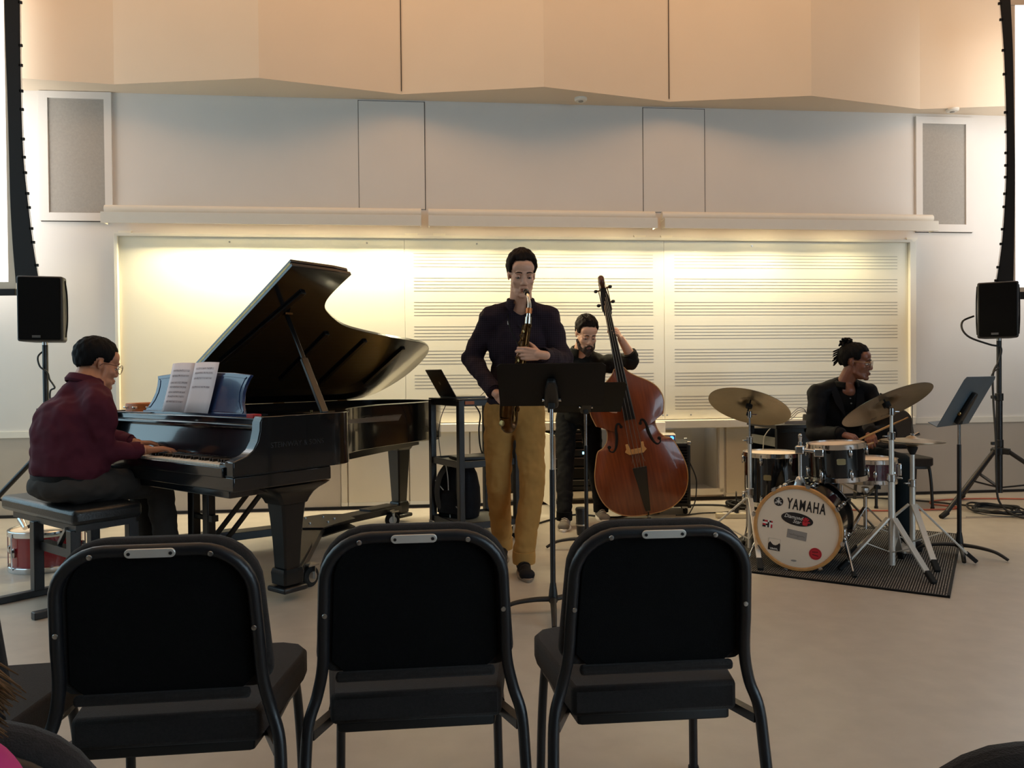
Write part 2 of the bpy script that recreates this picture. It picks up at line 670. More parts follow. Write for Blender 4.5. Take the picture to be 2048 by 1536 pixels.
# whiteboard
wb = thing('whiteboard', 'long three-panel music whiteboard with printed staves above the ledge', 'whiteboard', mat=WF @ M.Translation((0, -.001, .73)))
XL, XA, XB, XR = wx(-3.284), wx(-.926), wx(1.373), wx(3.684)
Z0, Z1 = .01, 1.612
pans = []
for a, c in ((XL, XA), (XA, XB), (XB, XR)):
    pans.append(MB().box(((a + c) / 2, -.008, (Z0 + Z1) / 2), (c - a - .0022, .016, Z1 - Z0)).done('panel', BOARD, wb, bevel=.002))
for p, a, c in ((pans[1], wx(-.848), wx(1.272)), (pans[2], wx(1.467), wx(3.58))):
    b = MB()
    for s in range(7):
        for k in range(5):
            z = 2.213 - .73 - .2116 * s - .0283 * k
            if z > .03:
                b.box(((a + c) / 2, -.0165, z), (c - a, .001, .0034))
    b.done('staff_lines', STAFF, p)
b = MB()
b.box(((XL + XR) / 2, -.02, Z1 + .012), (XR - XL + .05, .06, .026))
b.box((XL - .014, -.02, (Z0 + Z1) / 2), (.028, .06, Z1 - Z0 + .02)).box((XR + .03, -.02, (Z0 + Z1) / 2), (.06, .06, Z1 - Z0 + .02))
b.done('frame', TRIM, wb, bevel=.003)
for i, x in enumerate((-2.4, -1.25, -.3, 2.2)):
    MB().cyl((x, -.012, Z1 - .04), (x, -.022, Z1 - .04), .008, .008, 10).done('clip', STEEL, wb)
for x in (1.36, 1.4, 1.62, 2.55):
    MB().cyl((x, -.012, .045), (x, -.02, .045), .007, .007, 10).done('screw', STEEL, wb)
o = MB().box(((XL + XR) / 2, -.044, 0), (XR - XL + .06, .086, .072)).done('board_ledge', TRIM, None, bevel=.006, tf=WF @ M.Translation((0, 0, .695)))
tag(o, 'cream ledge running under the whiteboard', 'ledge')

# three wall-washing lamp bars over the board
for i, (a, c) in enumerate(((-3.325, -.775), (-.715, 1.245), (1.31, 3.815))):
    a, c = wx(a), wx(c)
    lf = thing('wall_lamp', ['left cream lamp bar above the blank whiteboard panel', 'middle cream lamp bar above the saxophonist', 'right cream lamp bar above the staves on the right'][i],
               'lamp', mat=WF @ M.Translation(((a + c) / 2, 0, 2.42)), group=None)
    h = (c - a) / 2
    MB().tube([(-h, -.17, .115), (h, -.17, .115)], .036, 16).done('tube', TRIM, lf)
    b = MB()
    b.box((0, -.262, .03), (2 * h, .014, .085)).box((0, -.2, .073), (2 * h, .13, .008))
    b.box((0, -.145, .044), (2 * h, .008, .058)).box((-h + .004, -.2, .03), (.008, .12, .07)).box((h - .004, -.2, .03), (.008, .12, .07))
    b.done('housing', TRIM, lf)
    for s in (-1, 1):
        x = s * (h - .09)
        bk = MB().box((x, -.08, .09), (.05, .16, .03)).done('bracket', TRIM, lf, bevel=.004)
        MB().prism([(x + .055 * math.cos(R(t)), -.03 - .038 * math.sin(R(t))) for t in range(0, 181, 15)], -.018, -.003, M(((1, 0, 0, 0), (0, 0, 1, 0), (0, 1, 0, 0), (0, 0, 0, 1)))).done('end_disc', TRIM, lf)
for x, p in ((-2.8, 12), (-2.3, 26), (-1.7, 16), (-1.08, 22), (-.4, 13), (.3, 11), (.9, 13), (1.6, 15), (2.25, 12), (3.0, 8)):
    q = WF @ V((wx(x), -.174, 2.485))
    e = WF @ V((wx(x), -.06, 1.9))
    lamp('board_lamp', 'AREA', q, e, p, (1, .87, .55), .42, .022)

# access panels and wall speaker grilles
for i, (a, c) in enumerate(((-1.307, -.74), (1.193, 1.76))):
    d = thing('access_panel', ['left flush access panel high on the back wall', 'right flush access panel high on the back wall'][i], 'panel', mat=WF @ M.Translation((wx((a + c) / 2), 0, 2.596)))
    wdt = wx(c - a)
    MB().box((0, -.003, .47), (wdt - .006, .006, .928)).done('panel', WALL, d)
    b = MB()
    b.box((0, -.0015, .936), (wdt, .003, .006)).box((wdt / 2, -.0015, .47), (.006, .003, .94)).box((-wdt / 2, -.0015, .47), (.003, .003, .94)).box((0, -.0015, .005), (wdt, .003, .003))
    b.done('gap', DARKGAP, d)
for i, (a, c, z0, z1, ga, gc, g0, g1) in enumerate(((-3.902, -3.326, 2.469, 3.54, -3.829, -3.385, 2.535, 3.483), (3.765, 4.33, 2.447, 3.513, 3.828, 4.256, 2.516, 3.449))):
    d = thing('speaker_grille', ['left framed speaker grille beside the left lamp bar', 'right framed speaker grille beside the right lamp bar'][i], 'speaker', mat=WF @ M.Translation((wx((a + c) / 2), 0, z0)))
    ox = wx((a + c) / 2)
    b = MB()
    A, Cc, GA, GC = wx(a) - ox, wx(c) - ox, wx(ga) - ox, wx(gc) - ox
    b.box(((A + GA) / 2, -.012, (z1 - z0) / 2), (GA - A, .024, z1 - z0)).box(((Cc + GC) / 2, -.012, (z1 - z0) / 2), (Cc - GC, .024, z1 - z0))
    b.box(((GA + GC) / 2, -.012, (g0 - z0) / 2), (GC - GA, .024, g0 - z0)).box(((GA + GC) / 2, -.012, (z1 - z0 + g1 - z0) / 2), (GC - GA, .024, z1 - g1))
    b.done('frame', WALL, d)
    MB().box(((GA + GC) / 2, -.005, (g0 + g1) / 2 - z0), (GC - GA, .01, g1 - g0)).done('cloth', GRILLE, d)
    MB().box(((A + Cc) / 2, -.001, -.003), (Cc - A, .002, .006)).done('gap', DARKGAP, d)

# zig-zag soffit
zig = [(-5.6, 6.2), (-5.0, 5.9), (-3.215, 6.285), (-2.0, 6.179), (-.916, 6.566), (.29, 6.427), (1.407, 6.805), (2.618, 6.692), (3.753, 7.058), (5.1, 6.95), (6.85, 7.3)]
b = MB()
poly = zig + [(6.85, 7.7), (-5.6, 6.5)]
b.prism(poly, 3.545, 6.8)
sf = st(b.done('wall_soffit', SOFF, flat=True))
for x, y in ((-.916, 6.566), (1.407, 6.805)):
    MB().box((x, y - .002, 5.17), (.005, .012, 3.2)).done('joint', DARKGAP, sf)
for x, y, lab in ((.62, 6.7, 'small round ceiling fitting under the soffit near the middle'), (4.05, 7.06, 'small round ceiling fitting under the soffit at the right')):
    t = thing('ceiling_fitting', lab, 'fitting', loc=(x, y, 3.52))
    MB().lathe([(.0, 0), (.045, 0), (.055, .01), (.055, .025)], 20).done('cover', TRIM, t)
    MB().lathe([(.0, -.006), (.02, -.006), (.022, 0)], 12).done('lens', GRILLE, t)


# projection screens with curved masking edges
def screen(name, lab, loc, s, pts, wedge, z_img, z_bar, zbar2, top):
    t = thing(name, lab, 'screen', loc=loc)
    X0 = 1.9 * s
    # pts: (x_inner, x_outer, z) of the black edge, x local toward the room centre
    b = MB()
    b.box(((wedge + X0) / 2, 0, (z_img + top) / 2), (abs(X0 - wedge), .006, top - z_img))
    b.done('image', SCRW, t)
    b = MB()
    inner = [(p[0], p[2]) for p in pts]
    ou = [(p[1], p[2]) for p in pts]
    rot = M(((1, 0, 0, 0), (0, 0, -1, 0), (0, 1, 0, 0), (0, 0, 0, 1)))
    b.prism([(wedge, top)] + inner + [(inner[-1][0], z_bar), (X0, z_bar), (X0, z_img), (wedge, z_img)], -.002, .001, rot)
    b.box(((X0 + inner[0][0]) / 2, 0, top + .04), (abs(X0 - inner[0][0]), .01, .08))
    b.done('border', SCRB, t)
    sp_i, sp_o = spl([(p[0], 0, p[2]) for p in pts], 6), spl([(p[1], 0, p[2]) for p in pts], 6)
    MB().prism([(p.x, p.z) for p in sp_i] + [(p.x, p.z) for p in sp_o][::-1], -.004, .006, rot).done('masking', SCRK, t)
    n = 15
    for k in range(n):
        q = sp_o[int((k + .5) * len(sp_o) / n)]
        MB().box((q.x - s * .004, 0, q.z), (.026, .012, .02)).done('tab', SCRK, t)
    MB().tube([(q.x - s * .008, 0, q.z) for q in sp_o], .0025, 6).done('cord', CORDW, t)
    MB().box((X0 / 2 + inner[-1][0] / 2, -.004, (z_bar + zbar2) / 2), (abs(X0 - inner[-1][0]), .03, abs(z_bar - zbar2))).done('bottom_bar', SCRK, t, bevel=.004)
    return t


screen('projection_screen', 'bright projection screen with curved black edge at the left edge', (-3.75, 5.9, .9), -1,
       [(-.094, .025, 3.4), (-.088, .02, 2.8), (-.08, .02, 2.386), (-.075, .03, 1.95), (-.072, .057, 1.62), (-.06, .09, 1.3), (-.04, .135, .99)], -.1, 1.0, .945, .895, 3.4)
screen('projection_screen', 'bright projection screen with curved black edge at the right edge', (4.15, 6.4, .9), 1,
       [(.0, -.084, 3.33), (.02, -.05, 2.9), (.03, -.03, 2.3), (.036, -.03, 1.95), (.034, -.042, 1.664), (.028, -.07, 1.3), (.02, -.12, .96)], .042, .94, .9, .84, 3.27)

# ------------------------------------------------------------------ grand piano (local: x = bass to treble, y = front to tail)
PA = R(-37)
PM = M.Translation((-2.563, 4.541, 0)) @ M.Rotation(PA, 4, 'Z')
gp = thing('grand_piano', 'black concert grand piano with its lid raised and a blue reflection painted on its music desk', 'piano', mat=PM)
W = 1.57
RT, RB = .96, .68
rim = [(W, .42), (W, .60), (1.565, .66), (1.545, .715), (1.5, .765), (1.43, .82), (1.33, .89), (1.24, .97), (1.16, 1.07), (1.09, 1.2), (1.03, 1.38), (.975, 1.62), (.93, 1.88), (.885, 2.08),
       (.82, 2.25), (.72, 2.37), (.58, 2.44), (.4, 2.45), (.22, 2.4), (.09, 2.29), (.02, 2.14), (0, 1.95), (0, .42)]
rimc = [(p.x, p.y) for p in spl([(a, b_, 0) for a, b_ in rim[1:-1]], 4)]
rimc = [rim[0]] + rimc + [rim[-1]]
MB().ribbon(rimc, .06, RB, RT).done('case_rim', PIANO, gp, bevel=.004)
# front arms with their curved drop to the key level
prof = [(0, RB), (0, .752), (.03, .762), (.075, .775), (.11, .80), (.135, .84), (.148, .89), (.15, .93), (.165, RT), (.43, RT), (.43, RB)]
YZ = M(((0, 0, 1, 0), (1, 0, 0, 0), (0, 1, 0, 0), (0, 0, 0, 1)))
for x0, x1 in ((0, .07), (W - .07, W)):
    MB().prism(prof, x0, x1, YZ).done('arm', PIANO, gp, bevel=.005)
b = MB()
b.box((W / 2, .29, .645), (W, .58, .07)).box((W / 2, .27, .595), (W - .16, .48, .05))
b.done('key_bed', PIANO, gp, bevel=.006)
o = MB().box((W / 2, .30, .684), (W + .006, .605, .006)).done('moulding', PIANOD, gp)
MB().box((W / 2, .0, .70), (W - .14, .028, .05)).done('key_slip', PIANO, gp, bevel=.004)
for x in (.105, W - .105):
    MB().box((x, .1, .715), (.07, .17, .055)).done('key_block', PIANO, gp, bevel=.006)
KX0, KW = .142, (W - .284) / 52
wk = None
for i in range(52):
    if wk is None:
        wk = MB().box((0, 0, 0), (KW - .0011, .15, .02)).done('white_key', IVORY, gp, bevel=.0012, seg=1)
        k = wk
    else:
        k = wk.copy()
        COL.objects.link(k)
    k.location = (KX0 + (i + .5) * KW, .093, .722)
bk = None
for i in range(51):
    if (i + 5) % 7 in (2, 6):
        continue
    if bk is None:
        bk = MB().box((0, 0, 0), (.0105, .095, .018)).done('black_key', EBONY, gp, bevel=.002, seg=1)
        k = bk
    else:
        k = bk.copy()
        COL.objects.link(k)
    k.location = (KX0 + (i + 1) * KW, .121, .739)
# fallboard, curved behind the keys
fp = [(.17, .73), (.175, .76), (.19, .80), (.205, .85), (.215, .895), (.245, .895), (.245, .73)]
MB().prism(fp, .072, W - .072, YZ).done('fallboard', PIANO, gp, bevel=.004)
MB().box((W / 2, .2, .905), (W - .145, .06, .022)).done('fallboard_rail', PIANO, gp, bevel=.006)
b = MB()
b.box((W / 2, .42, .938), (W - .13, .46, .022))
b.done('music_shelf', PIANO, gp, bevel=.006)
MB().box((W / 2, .205, .928), (W - .14, .03, .03)).done('shelf_lip', PIANO, gp, bevel=.006)
# music desk with waisted sides, leaning back
lean = R(17)
dm = M.Translation((.81, .245, .95)) @ M.Rotation(-lean, 4, 'X') @ M(((1, 0, 0, 0), (0, 0, -1, 0), (0, 1, 0, 0), (0, 0, 0, 1)))
side = [(.52, 0), (.49, .02), (.455, .07), (.44, .12), (.442, .16), (.455, .2), (.47, .222)]
topc = [(.3, .235), (0, .242), (-.3, .235)]
dsk = side + topc + [(-x, y) for x, y in side[::-1]]
DESK = mt('desk_painted_reflection', '1b2f55', .2, var=.1, coat=.6)  # blue daylight reflection put into the base colour of the black desk
MB().prism(dsk, -.009, .009, dm).done('music_desk', DESK, gp, bevel=.004)
ins = [(x * .93, .018 + y * .86) for x, y in dsk]
MB().ribbon(ins + [ins[0]], .008, .009, .012, dm).done('desk_inlay', DESK, gp)
MB().box((.81, .262, .955), (1.04, .05, .02)).done('desk_base', DESK, gp, bevel=.004)
for x in (.35, 1.27):
    MB().bar((x, .26, .96), (x, .40, .95), .02, .012).done('desk_strut', PIANOD, gp)
# plate and soundboard
inner = [(p[0] * .94 + .05, p[1] * .965 + .02) for p in rimc]
MB().prism([(W - .06, .45)] + inner[1:-1] + [(.06, .45)], .84, .86).done('plate', GOLD, gp)
b = MB()
for k in range(44):
    x = .12 + k * .03
    y1 = 2.3 - max(0, x - .35) * 1.05
    b.bar((x, .5, .885), (x + .05, y1, .885), .002, .002)
o = b.done('strings', STRING, gp)
o['kind'] = 'stuff'
b = MB()
b.box((.8, .47, .89), (1.35, .05, .05))
b.done('pin_block', GOLD, gp)
MB().prism([(W - .06, .5)] + inner[1:-1] + [(.06, .5)], .69, .70).done('soundboard', WOODT, gp)
b = MB()
for p, q in (((.5, .5), (.5, 2.3)), ((1.2, .5), (.6, 2.2)), ((.15, .9), (1.1, .9))):
    b.bar((p[0], p[1], .655), (q[0], q[1], .655), .08, .07)
b.done('underframe', PIANOD, gp)


def sqleg(name, x, y, top, zs, par, m):
    secs = []
    for z, hx, hy in zs:
        ch = .18
        secs.append([(x + a * hx, y + c * hy, z) for a, c in ((-1, -1 + ch), (-1 + ch, -1), (1 - ch, -1), (1, -1 + ch), (1, 1 - ch), (1 - ch, 1), (-1 + ch, 1), (-1, 1 - ch))])
    return MB().loft(secs).done(name, m, par, angle=30)


fl = [(.60, .13, .20), (.588, .125, .18), (.57, .105, .145), (.55, .092, .118), (.52, .082, .095), (.50, .078, .085), (.495, .07, .075), (.42, .064, .066), (.30, .056, .056), (.165, .049, .049), (.16, .058, .058),
      (.14, .064, .064), (.08, .06, .06), (.075, .05, .05)]
fr = [(.66, .15, .17), (.645, .13, .15), (.62, .095, .11), (.59, .078, .085), (.575, .072, .075), (.57, .066, .066), (.42, .058, .058), (.26, .05, .05), (.165, .045, .045), (.16, .054, .054), (.14, .06, .06), (.08, .056, .056), (.075, .048, .048)]
for x, y, z in ((1.43, .40, fl), (.14, .40, fl), (.41, 2.22, fr)):
    sqleg('leg', x, y, 0, z, gp, PIANOD)
MB().box((.45, 2.18, .67), (.5, .4, .04)).done('leg_block', PIANOD, gp, bevel=.01)
# pedal lyre
ly = MB()
for x in (.72, .87):
    ly.bar((x, .30, .60), (x, .30, .14), .055, .05)
ly.box((.795, .3, .375), (.1, .03, .03)).box((.795, .3, .585), (.28, .12, .03)).box((.795, .3, .15), (.34, .13, .07))
lo = ly.done('pedal_lyre', PIANOD, gp, bevel=.006)
MB().box((.905, .3, .375), (.05, .04, .035)).done('lyre_peg', PIANOD, lo)
for x in (.74, .795, .85):
    MB().bar((x, .25, .14), (x, .13, .11), .03, .012).done('pedal', BRASSL, lo, bevel=.004)
for x in (.74, .86):
    MB().bar((x, .34, .16), (x, .80, .62), .022, .022).done('lyre_brace', PIANOD, lo)
# lid raised 30 degrees about the bass side
LM = M.Translation((0, 0, .9605)) @ M.Rotation(R(-30), 4, 'Y')
lid = [(1.57, .51), (1.57, .80), (1.56, .93), (1.42, .925), (1.30, .935), (1.22, .975), (1.165, 1.04), (1.10, 1.14), (1.03, 1.28), (.98, 1.48), (.94, 1.70), (.90, 1.97), (.865, 2.16), (.80, 2.28), (.67, 2.355), (.44, 2.39), (.22, 2.35), (.05, 2.24), (-.005, 2.05), (-.005, .51)]
lidc = lid[:2] + [(p.x, p.y) for p in spl([(a, c, 0) for a, c in lid[2:-1]], 3)] + lid[-1:]
MB().prism(lidc, 0, .022, LM).done('lid', PIANO, gp, bevel=.003)
flap = [(1.57, .512), (1.57, .80), (1.56, .915), (1.42, .912), (0, .912), (0, .512)]
MB().prism(flap, .026, .046, LM).done('lid_flap', PIANO, gp, bevel=.003)
b = MB()
b.bar(LM @ V((.02, .512, .024)), LM @ V((1.56, .512, .024)), .006, .012)
b.done('lid_hinge', BRASSL, gp)
for p, q in (((.58, .62), (1.36, .72)), ((.35, 1.2), (.95, 1.18)), ((.3, 1.58), (.88, 1.56)), ((.28, 2.02), (.80, 2.0))):
    MB().bar(LM @ V((p[0], p[1], -.008)), LM @ V((q[0], q[1], -.008)), .035, .016, up=LM.to_3x3() @ V((0, 0, 1))).done('lid_bar', PIANOD, gp, bevel=.003)
for y in (.7, 1.4, 2.0):
    MB().box((-.006, y, .965), (.03, .09, .012)).done('hinge', BRASSL, gp)
# prop stick
p0, p1 = V((1.50, .60, .955)), LM @ V((1.14, .74, -.004))
MB().bar(p0, p0 + (p1 - p0) * .52, .04, .022).done('prop_stick', PIANOD, gp, bevel=.004)
MB().bar(p0 + (p1 - p0) * .4, p1, .024, .016).done('prop_stick_top', PIANOD, gp, bevel=.004)
MB().box(p1 + V((0, 0, -.004)), (.06, .05, .012)).done('prop_cup', BRASSL, gp)
MB().cyl((1.49, .52, .955), (1.49, .52, .975), .006, .009, 10).done('prop_knob', BRASSL, gp)
# faint lettering on the treble side
tm = M.Translation((W + .0008, .37, .815)) @ frame((0, 0, 0), (0, 1, 0), (0, 0, 1), (1, 0, 0))
text('lettering', 'STEINWAY & SONS', .038, mt('worn_gold_print', '1e2020', .4), gp, tm, .0004)

# dolly under the piano
dl = thing('piano_dolly', 'black steel three-arm dolly under the grand piano', 'dolly', mat=PM)
ctr = V((.52, 1.32, .13))
for e in ((1.43, .40), (.14, .40), (.41, 2.22)):
    e3 = V((e[0], e[1], .115))
    d = (e3 - ctr).normalized()
    b = MB()
    b.bar(ctr + d * .1, e3 - d * .05, .13, .05)
    ar = b.done('arm', BLKM, dl, bevel=.004)
    MB().bar(ctr + d * ((e3 - ctr).length * .55) + V((0, 0, .028)), e3 - d * .09 + V((0, 0, .028)), .11, .02).done('slide_plate', BLKM, ar, bevel=.002)
    MB().box((e[0], e[1], .055), (.15, .15, .03)).done('leg_cup', BLKM, dl, bevel=.01)
    n = V((-d.y, d.x, 0))
    sg = -1 if e[1] > 2 else 1
    wc = e3 - d * .2 + n * .09 * sg
    wc.z = .055
    ax = (n * .8 + d * .6).normalized()
    MB().lathe([(.012, -.018), (.046, -.018), (.055, -.011), (.055, .011), (.046, .018), (.012, .018)], 24, zdir(wc, ax)).done('wheel', RUB, dl)
    cs = MB()
    cs.lathe([(.0, -.021), (.03, -.021), (.03, .021), (0, .021)], 16, zdir(wc, ax))
    for s in (-1, 1):
        cs.bar(wc + ax * s * .024 + V((0, 0, -.01)), wc + ax * s * .024 + V((0, 0, .062)), .035, .004)
    cs.box(wc + V((0, 0, .066)), (.07, .07, .008)).bar(wc + V((0, 0, .07)), e3 - d * .2 + V((0, 0, -.01)), .05, .012)
    cs.done('caster_fork', STEEL, dl)
b = MB()
for z in (.10, .155):
    b.prism([(ctr.x + rr * math.cos(R(t)), ctr.y + rr * math.sin(R(t))) for t, rr in ((10, .2), (50, .26), (95, .28), (130, .24), (190, .2), (225, .28), (260, .24), (300, .26), (330, .28))], z, z + .008)
b.done('centre_plate', BLKM, dl)
for t in range(0, 360, 60):
    MB().cyl(ctr + V((.12 * math.cos(R(t)), .12 * math.sin(R(t)), .03)), ctr + V((.12 * math.cos(R(t)), .12 * math.sin(R(t)), .042)), .009, .009, 8).done('bolt', STEEL, dl)

# things lying on the piano
sh = thing('sheet_music', 'open white sheet music pages standing on the piano music desk', 'sheet music', mat=PM)
sm = M.Translation((.765, .222, .958)) @ M.Rotation(R(-17), 4, 'X') @ M(((1, 0, 0, 0), (0, 0, -1, 0), (0, 1, 0, 0), (0, 0, 0, 1)))
for s, nm in ((-1, 'page'), (1, 'page')):
    cv = [(s * .236 * t, .012 * math.sin(math.pi * t) + .002) for t in [i / 6 for i in range(7)]]
    vs, fs_ = [], []
    for i, (x, z) in enumerate(cv):
        for k in range(5):
            y = .285 * k / 4
            vs.append(sm @ V((x, y, z - .0 + .01 * (k / 4) ** 2)))
    for i in range(6):
        for k in range(4):
            a = i * 5 + k
            fs_.append((a, a + 1, a + 6, a + 5))
    pg = MB().geo(vs, fs_).done(nm, PAPER, sh)
    md = pg.modifiers.new('solid', 'SOLIDIFY')
    md.thickness = .0012
    b = MB()
    rows = (.235, .205, .165, .14, .11, .085, .055) if s < 0 else (.245, .22, .19, .14)
    rnd = random.Random(3 + s)
    for y in rows:
        for off in (0, .004, .008):
            for q in range(6):
                t0, t1 = .12 + q * .125, .12 + (q + 1) * .125
                f = lambda t, yy: sm @ V((s * .236 * t, yy, .012 * math.sin(math.pi * t) + .0035 + .01 * (yy / .285) ** 2))
                b.geo([f(t0, y + off), f(t1, y + off), f(t1, y + off + .0012), f(t0, y + off + .0012)], [(0, 1, 2, 3)])
        for q in range(22):
            t0 = .13 + rnd.random() * .7
            yy = y - .002 + rnd.random() * .008
            b.geo([f(t0, yy), f(t0 + .018, yy), f(t0 + .018, yy + .0035), f(t0, yy + .0035)], [(0, 1, 2, 3)])
    b.done('printed_notes', INK, pg, flat=True)['kind'] = 'stuff'
pz = .9495
TB = PM @ V((.16, .33, pz))
t = thing('tambourine', 'orange wooden tambourine lying on the left end of the piano shelf', 'tambourine', loc=TB)
MB().lathe([(.108, .004), (.115, .0), (.118, .003), (.118, .045), (.115, .048), (.108, .044), (.108, .004)], 40).done('frame', WOODT, t)
for k in range(10):
    a = 2 * math.pi * (k + .3) / 10
    m = M.Translation((.118 * math.cos(a), .118 * math.sin(a), .024)) @ M.Rotation(a, 4, 'Z')
    MB().lathe([(0, -.005), (.017, -.005), (.019, -.0015), (.006, 0), (.019, .0015), (.017, .005), (0, .005)], 14, m).done('jingle', SILV, t)
t = thing('mallet', 'pale round-headed mallet lying on the piano shelf beside the tambourine', 'mallet', loc=PM @ V((.24, .36, pz)))
MB().ell((.03, .04, .022), (.026, .026, .022)).done('mallet_head', CREAM, t)
MB().tube([(.02, .03, .02), (-.12, -.09, .008)], .0055, 8).done('handle', STICK, t)
t = thing('folder', 'thin black folder lying under the tambourine on the piano', 'folder', mat=PM @ M.Translation((.22, .31, .9495)) @ M.Rotation(R(8), 4, 'Z'))
t.matrix_world = FR[t.name]
MB().box((0, 0, -.0), (.33, .22, .004)).done('cover', BLKP, t)
MB().box((0, 0, .0), (.31, .20, .006)).done('pages', PAPER, t)
for o in ('tambourine', 'mallet'):
    bpy.data.objects[o].location.z += .0035
    FR[o] = bpy.data.objects[o].matrix_world.copy()
o = MB().box((0, 0, .011), (.06, .05, .022)).done('red_box', mt('red_felt', 'a01f22', .7), None, bevel=.004, tf=PM @ M.Translation((1.425, .215, .9445)))
tag(o, 'small red box on the right end of the piano shelf', 'box', base=PM @ V((1.425, .215, .9445)))

# ------------------------------------------------------------------ piano bench
BM_ = M.Translation((-2.15, 3.75, 0)) @ M.Rotation(R(-37), 4, 'Z')      # near right corner; x towards the treble
bn = thing('piano_bench', 'black leather piano bench under the pianist', 'bench', mat=BM_)
MB().prism([(x - .45, y + .175) for x, y in rect_round(.45, .175, .03, 4)], .425, .505).done('cushion', LEATH, bn, bevel=.024, seg=3)
MB().box((-.41, .175, .41), (.76, .30, .035)).done('seat_frame', BLKM, bn)
for x in (-.07, -.5):
    for y in (.03, .32):
        q = MB().bar((x, y, .40), (x, y, .03), .055, .05).done('leg', BLKM, bn, bevel=.004)
        MB().box((x, y, .33), (.05, .045, .07)).done('height_sleeve', STEEL, q)
    MB().bar((x, -.16, .018), (x, .42, .018), .045, .036).done('foot_bar', BLKM, bn, bevel=.004)
MB().bar((-.5, .06, .27), (-.07, .06, .27), .05, .045).done('stretcher', BLKM, bn)
MB().bar((-.30, .06, .30), (-.12, .02, .40), .02, .02).done('lift_strut', STEEL, bn)

# red drum on the floor behind the bench, with a pedal lying on it
rd = thing('red_drum', 'red drum with chrome hoops standing on the floor behind the bench', 'drum', loc=(-2.87, 4.72, 0))
MB().lathe([(.19, .02), (.19, .225)], 40).done('shell', REDD, rd)
for z in (.0, .212):
    MB().lathe([(.19, z), (.205, z), (.207, z + .004), (.207, z + .03), (.203, z + .034), (.195, z + .034), (.19, z + .03)], 40).done('hoop', CHROME, rd)
MB().lathe([(0, .232), (.19, .232), (.19, .236), (0, .236)], 40).done('drumhead', HEADC, rd)
for k in range(8):
    a = 2 * math.pi * k / 8 + .3
    c, s = math.cos(a), math.sin(a)
    b = MB()
    b.ell((.197 * c, .197 * s, .12), (.014, .014, .03), u=8, v=6)
    b.cyl((.21 * c, .21 * s, .02), (.21 * c, .21 * s, .235), .004, .004, 6)
    b.done('lug', CHROME, rd)
pd = thing('drum_pedal', 'black pedal lying on top of the red drum', 'pedal', loc=(-2.80, 4.66, .252))
MB().bar((-.1, -.02, .03), (.12, .04, .05), .07, .02).done('footboard', BLKP, pd, bevel=.006)
MB().tube(spl([(-.12, -.05, .01), (-.06, 0, .05), (.02, .03, .06), (.1, .0, .02), (.13, -.06, .01)], 6), .01, 8).done('frame', BLKM, pd)
MB().cyl((-.1, -.1, .015), (-.16, -.05, .06), .014, .02, 10).done('beater', CHROME, pd)

# ------------------------------------------------------------------ loudspeakers on stands
def loudspeaker(lab, loc, rz):
    t = thing('loudspeaker', lab, 'loudspeaker', loc=loc, rz=rz)
    out = [(-.14, -.125), (.14, -.125), (.14, -.03), (.1, .13), (-.1, .13), (-.14, -.03)]
    MB().prism(out, .0, .445).done('cabinet', mt('speaker_shell', '2b2a2a', .55, bump=.1, bscale=200) if 'speaker_shell' not in MATS else MATS['speaker_shell'], t, bevel=.014, seg=3)
    rot = M(((1, 0, 0, 0), (0, 0, 1, 0), (0, 1, 0, 0), (0, 0, 0, 1)))
    MB().prism([(x, y + .2225) for x, y in rect_round(.128, .212, .012, 3)], -.14, -.12, rot).done('front_grille', FABI, t, bevel=.004)
    for s in (-1, 1):
        MB().tube(spl([(s * .141, -.07, .03), (s * .146, -.045, .12), (s * .147, -.04, .22), (s * .146, -.045, .33), (s * .141, -.07, .42)], 5), .005, 8).done('side_groove', BLK, t)
    MB().box((-.02, -.142, .032), (.05, .004, .016)).done('badge', STEEL, t)
    MB().cyl((0, 0, .445), (0, 0, .452), .03, .03, 16).done('top_cap', BLKP, t)
    return t


def spk_stand(lab, loc, legs, hub, top):
    t = thing('speaker_stand', lab, 'stand', loc=loc)
    MB().cyl((0, 0, .16), (0, 0, .93), .0245, .0245, 16).done('outer_tube', BLKM, t)
    MB().cyl((0, 0, .9), (0, 0, top - .02), .0185, .0185, 16).done('inner_tube', BLKM, t)
    MB().cyl((0, 0, top - .03), (0, 0, top), .018, .018, 16).done('top_sleeve', STEEL, t)
    for z, r_ in ((.935, .031), (hub + .06, .031)):
        c = MB().cyl((0, 0, z - .03), (0, 0, z + .03), r_, r_, 16).done('collar', BLKP, t, bevel=.004)
        MB().bar((-.03, 0, z), (-.065, 0, z), .02, .026).done('knob', BLKP, c, bevel=.004)
    h = MB()
    h.cyl((0, 0, hub - .03), (0, 0, hub + .03), .034, .034, 16)
    for a, r_ in legs:
        h.bar((.02 * math.cos(R(a)), .02 * math.sin(R(a)), hub), (.075 * math.cos(R(a)), .075 * math.sin(R(a)), hub - .005), .045, .05)
    h.done('leg_hub', BLKP, t, bevel=.005)
    for a, r_ in legs:
        d = V((math.cos(R(a)), math.sin(R(a)), 0))
        lg = MB().cyl(d * .06 + V((0, 0, hub)), d * (r_ - .05) + V((0, 0, .035)), .0175, .0175, 12).done('leg', BLKM, t)
        MB().cyl(d * (r_ - .07) + V((0, 0, .045)), d * r_ + V((0, 0, .012)), .022, .02, 12).done('rubber_foot', RUB, lg, bevel=.003)
        m_ = .48
        MB().bar(V((0, 0, .2)), d * (.06 + (r_ - .11) * m_) + V((0, 0, hub + (.035 - hub) * m_)), .026, .012).done('brace', BLKM, t)
    return t


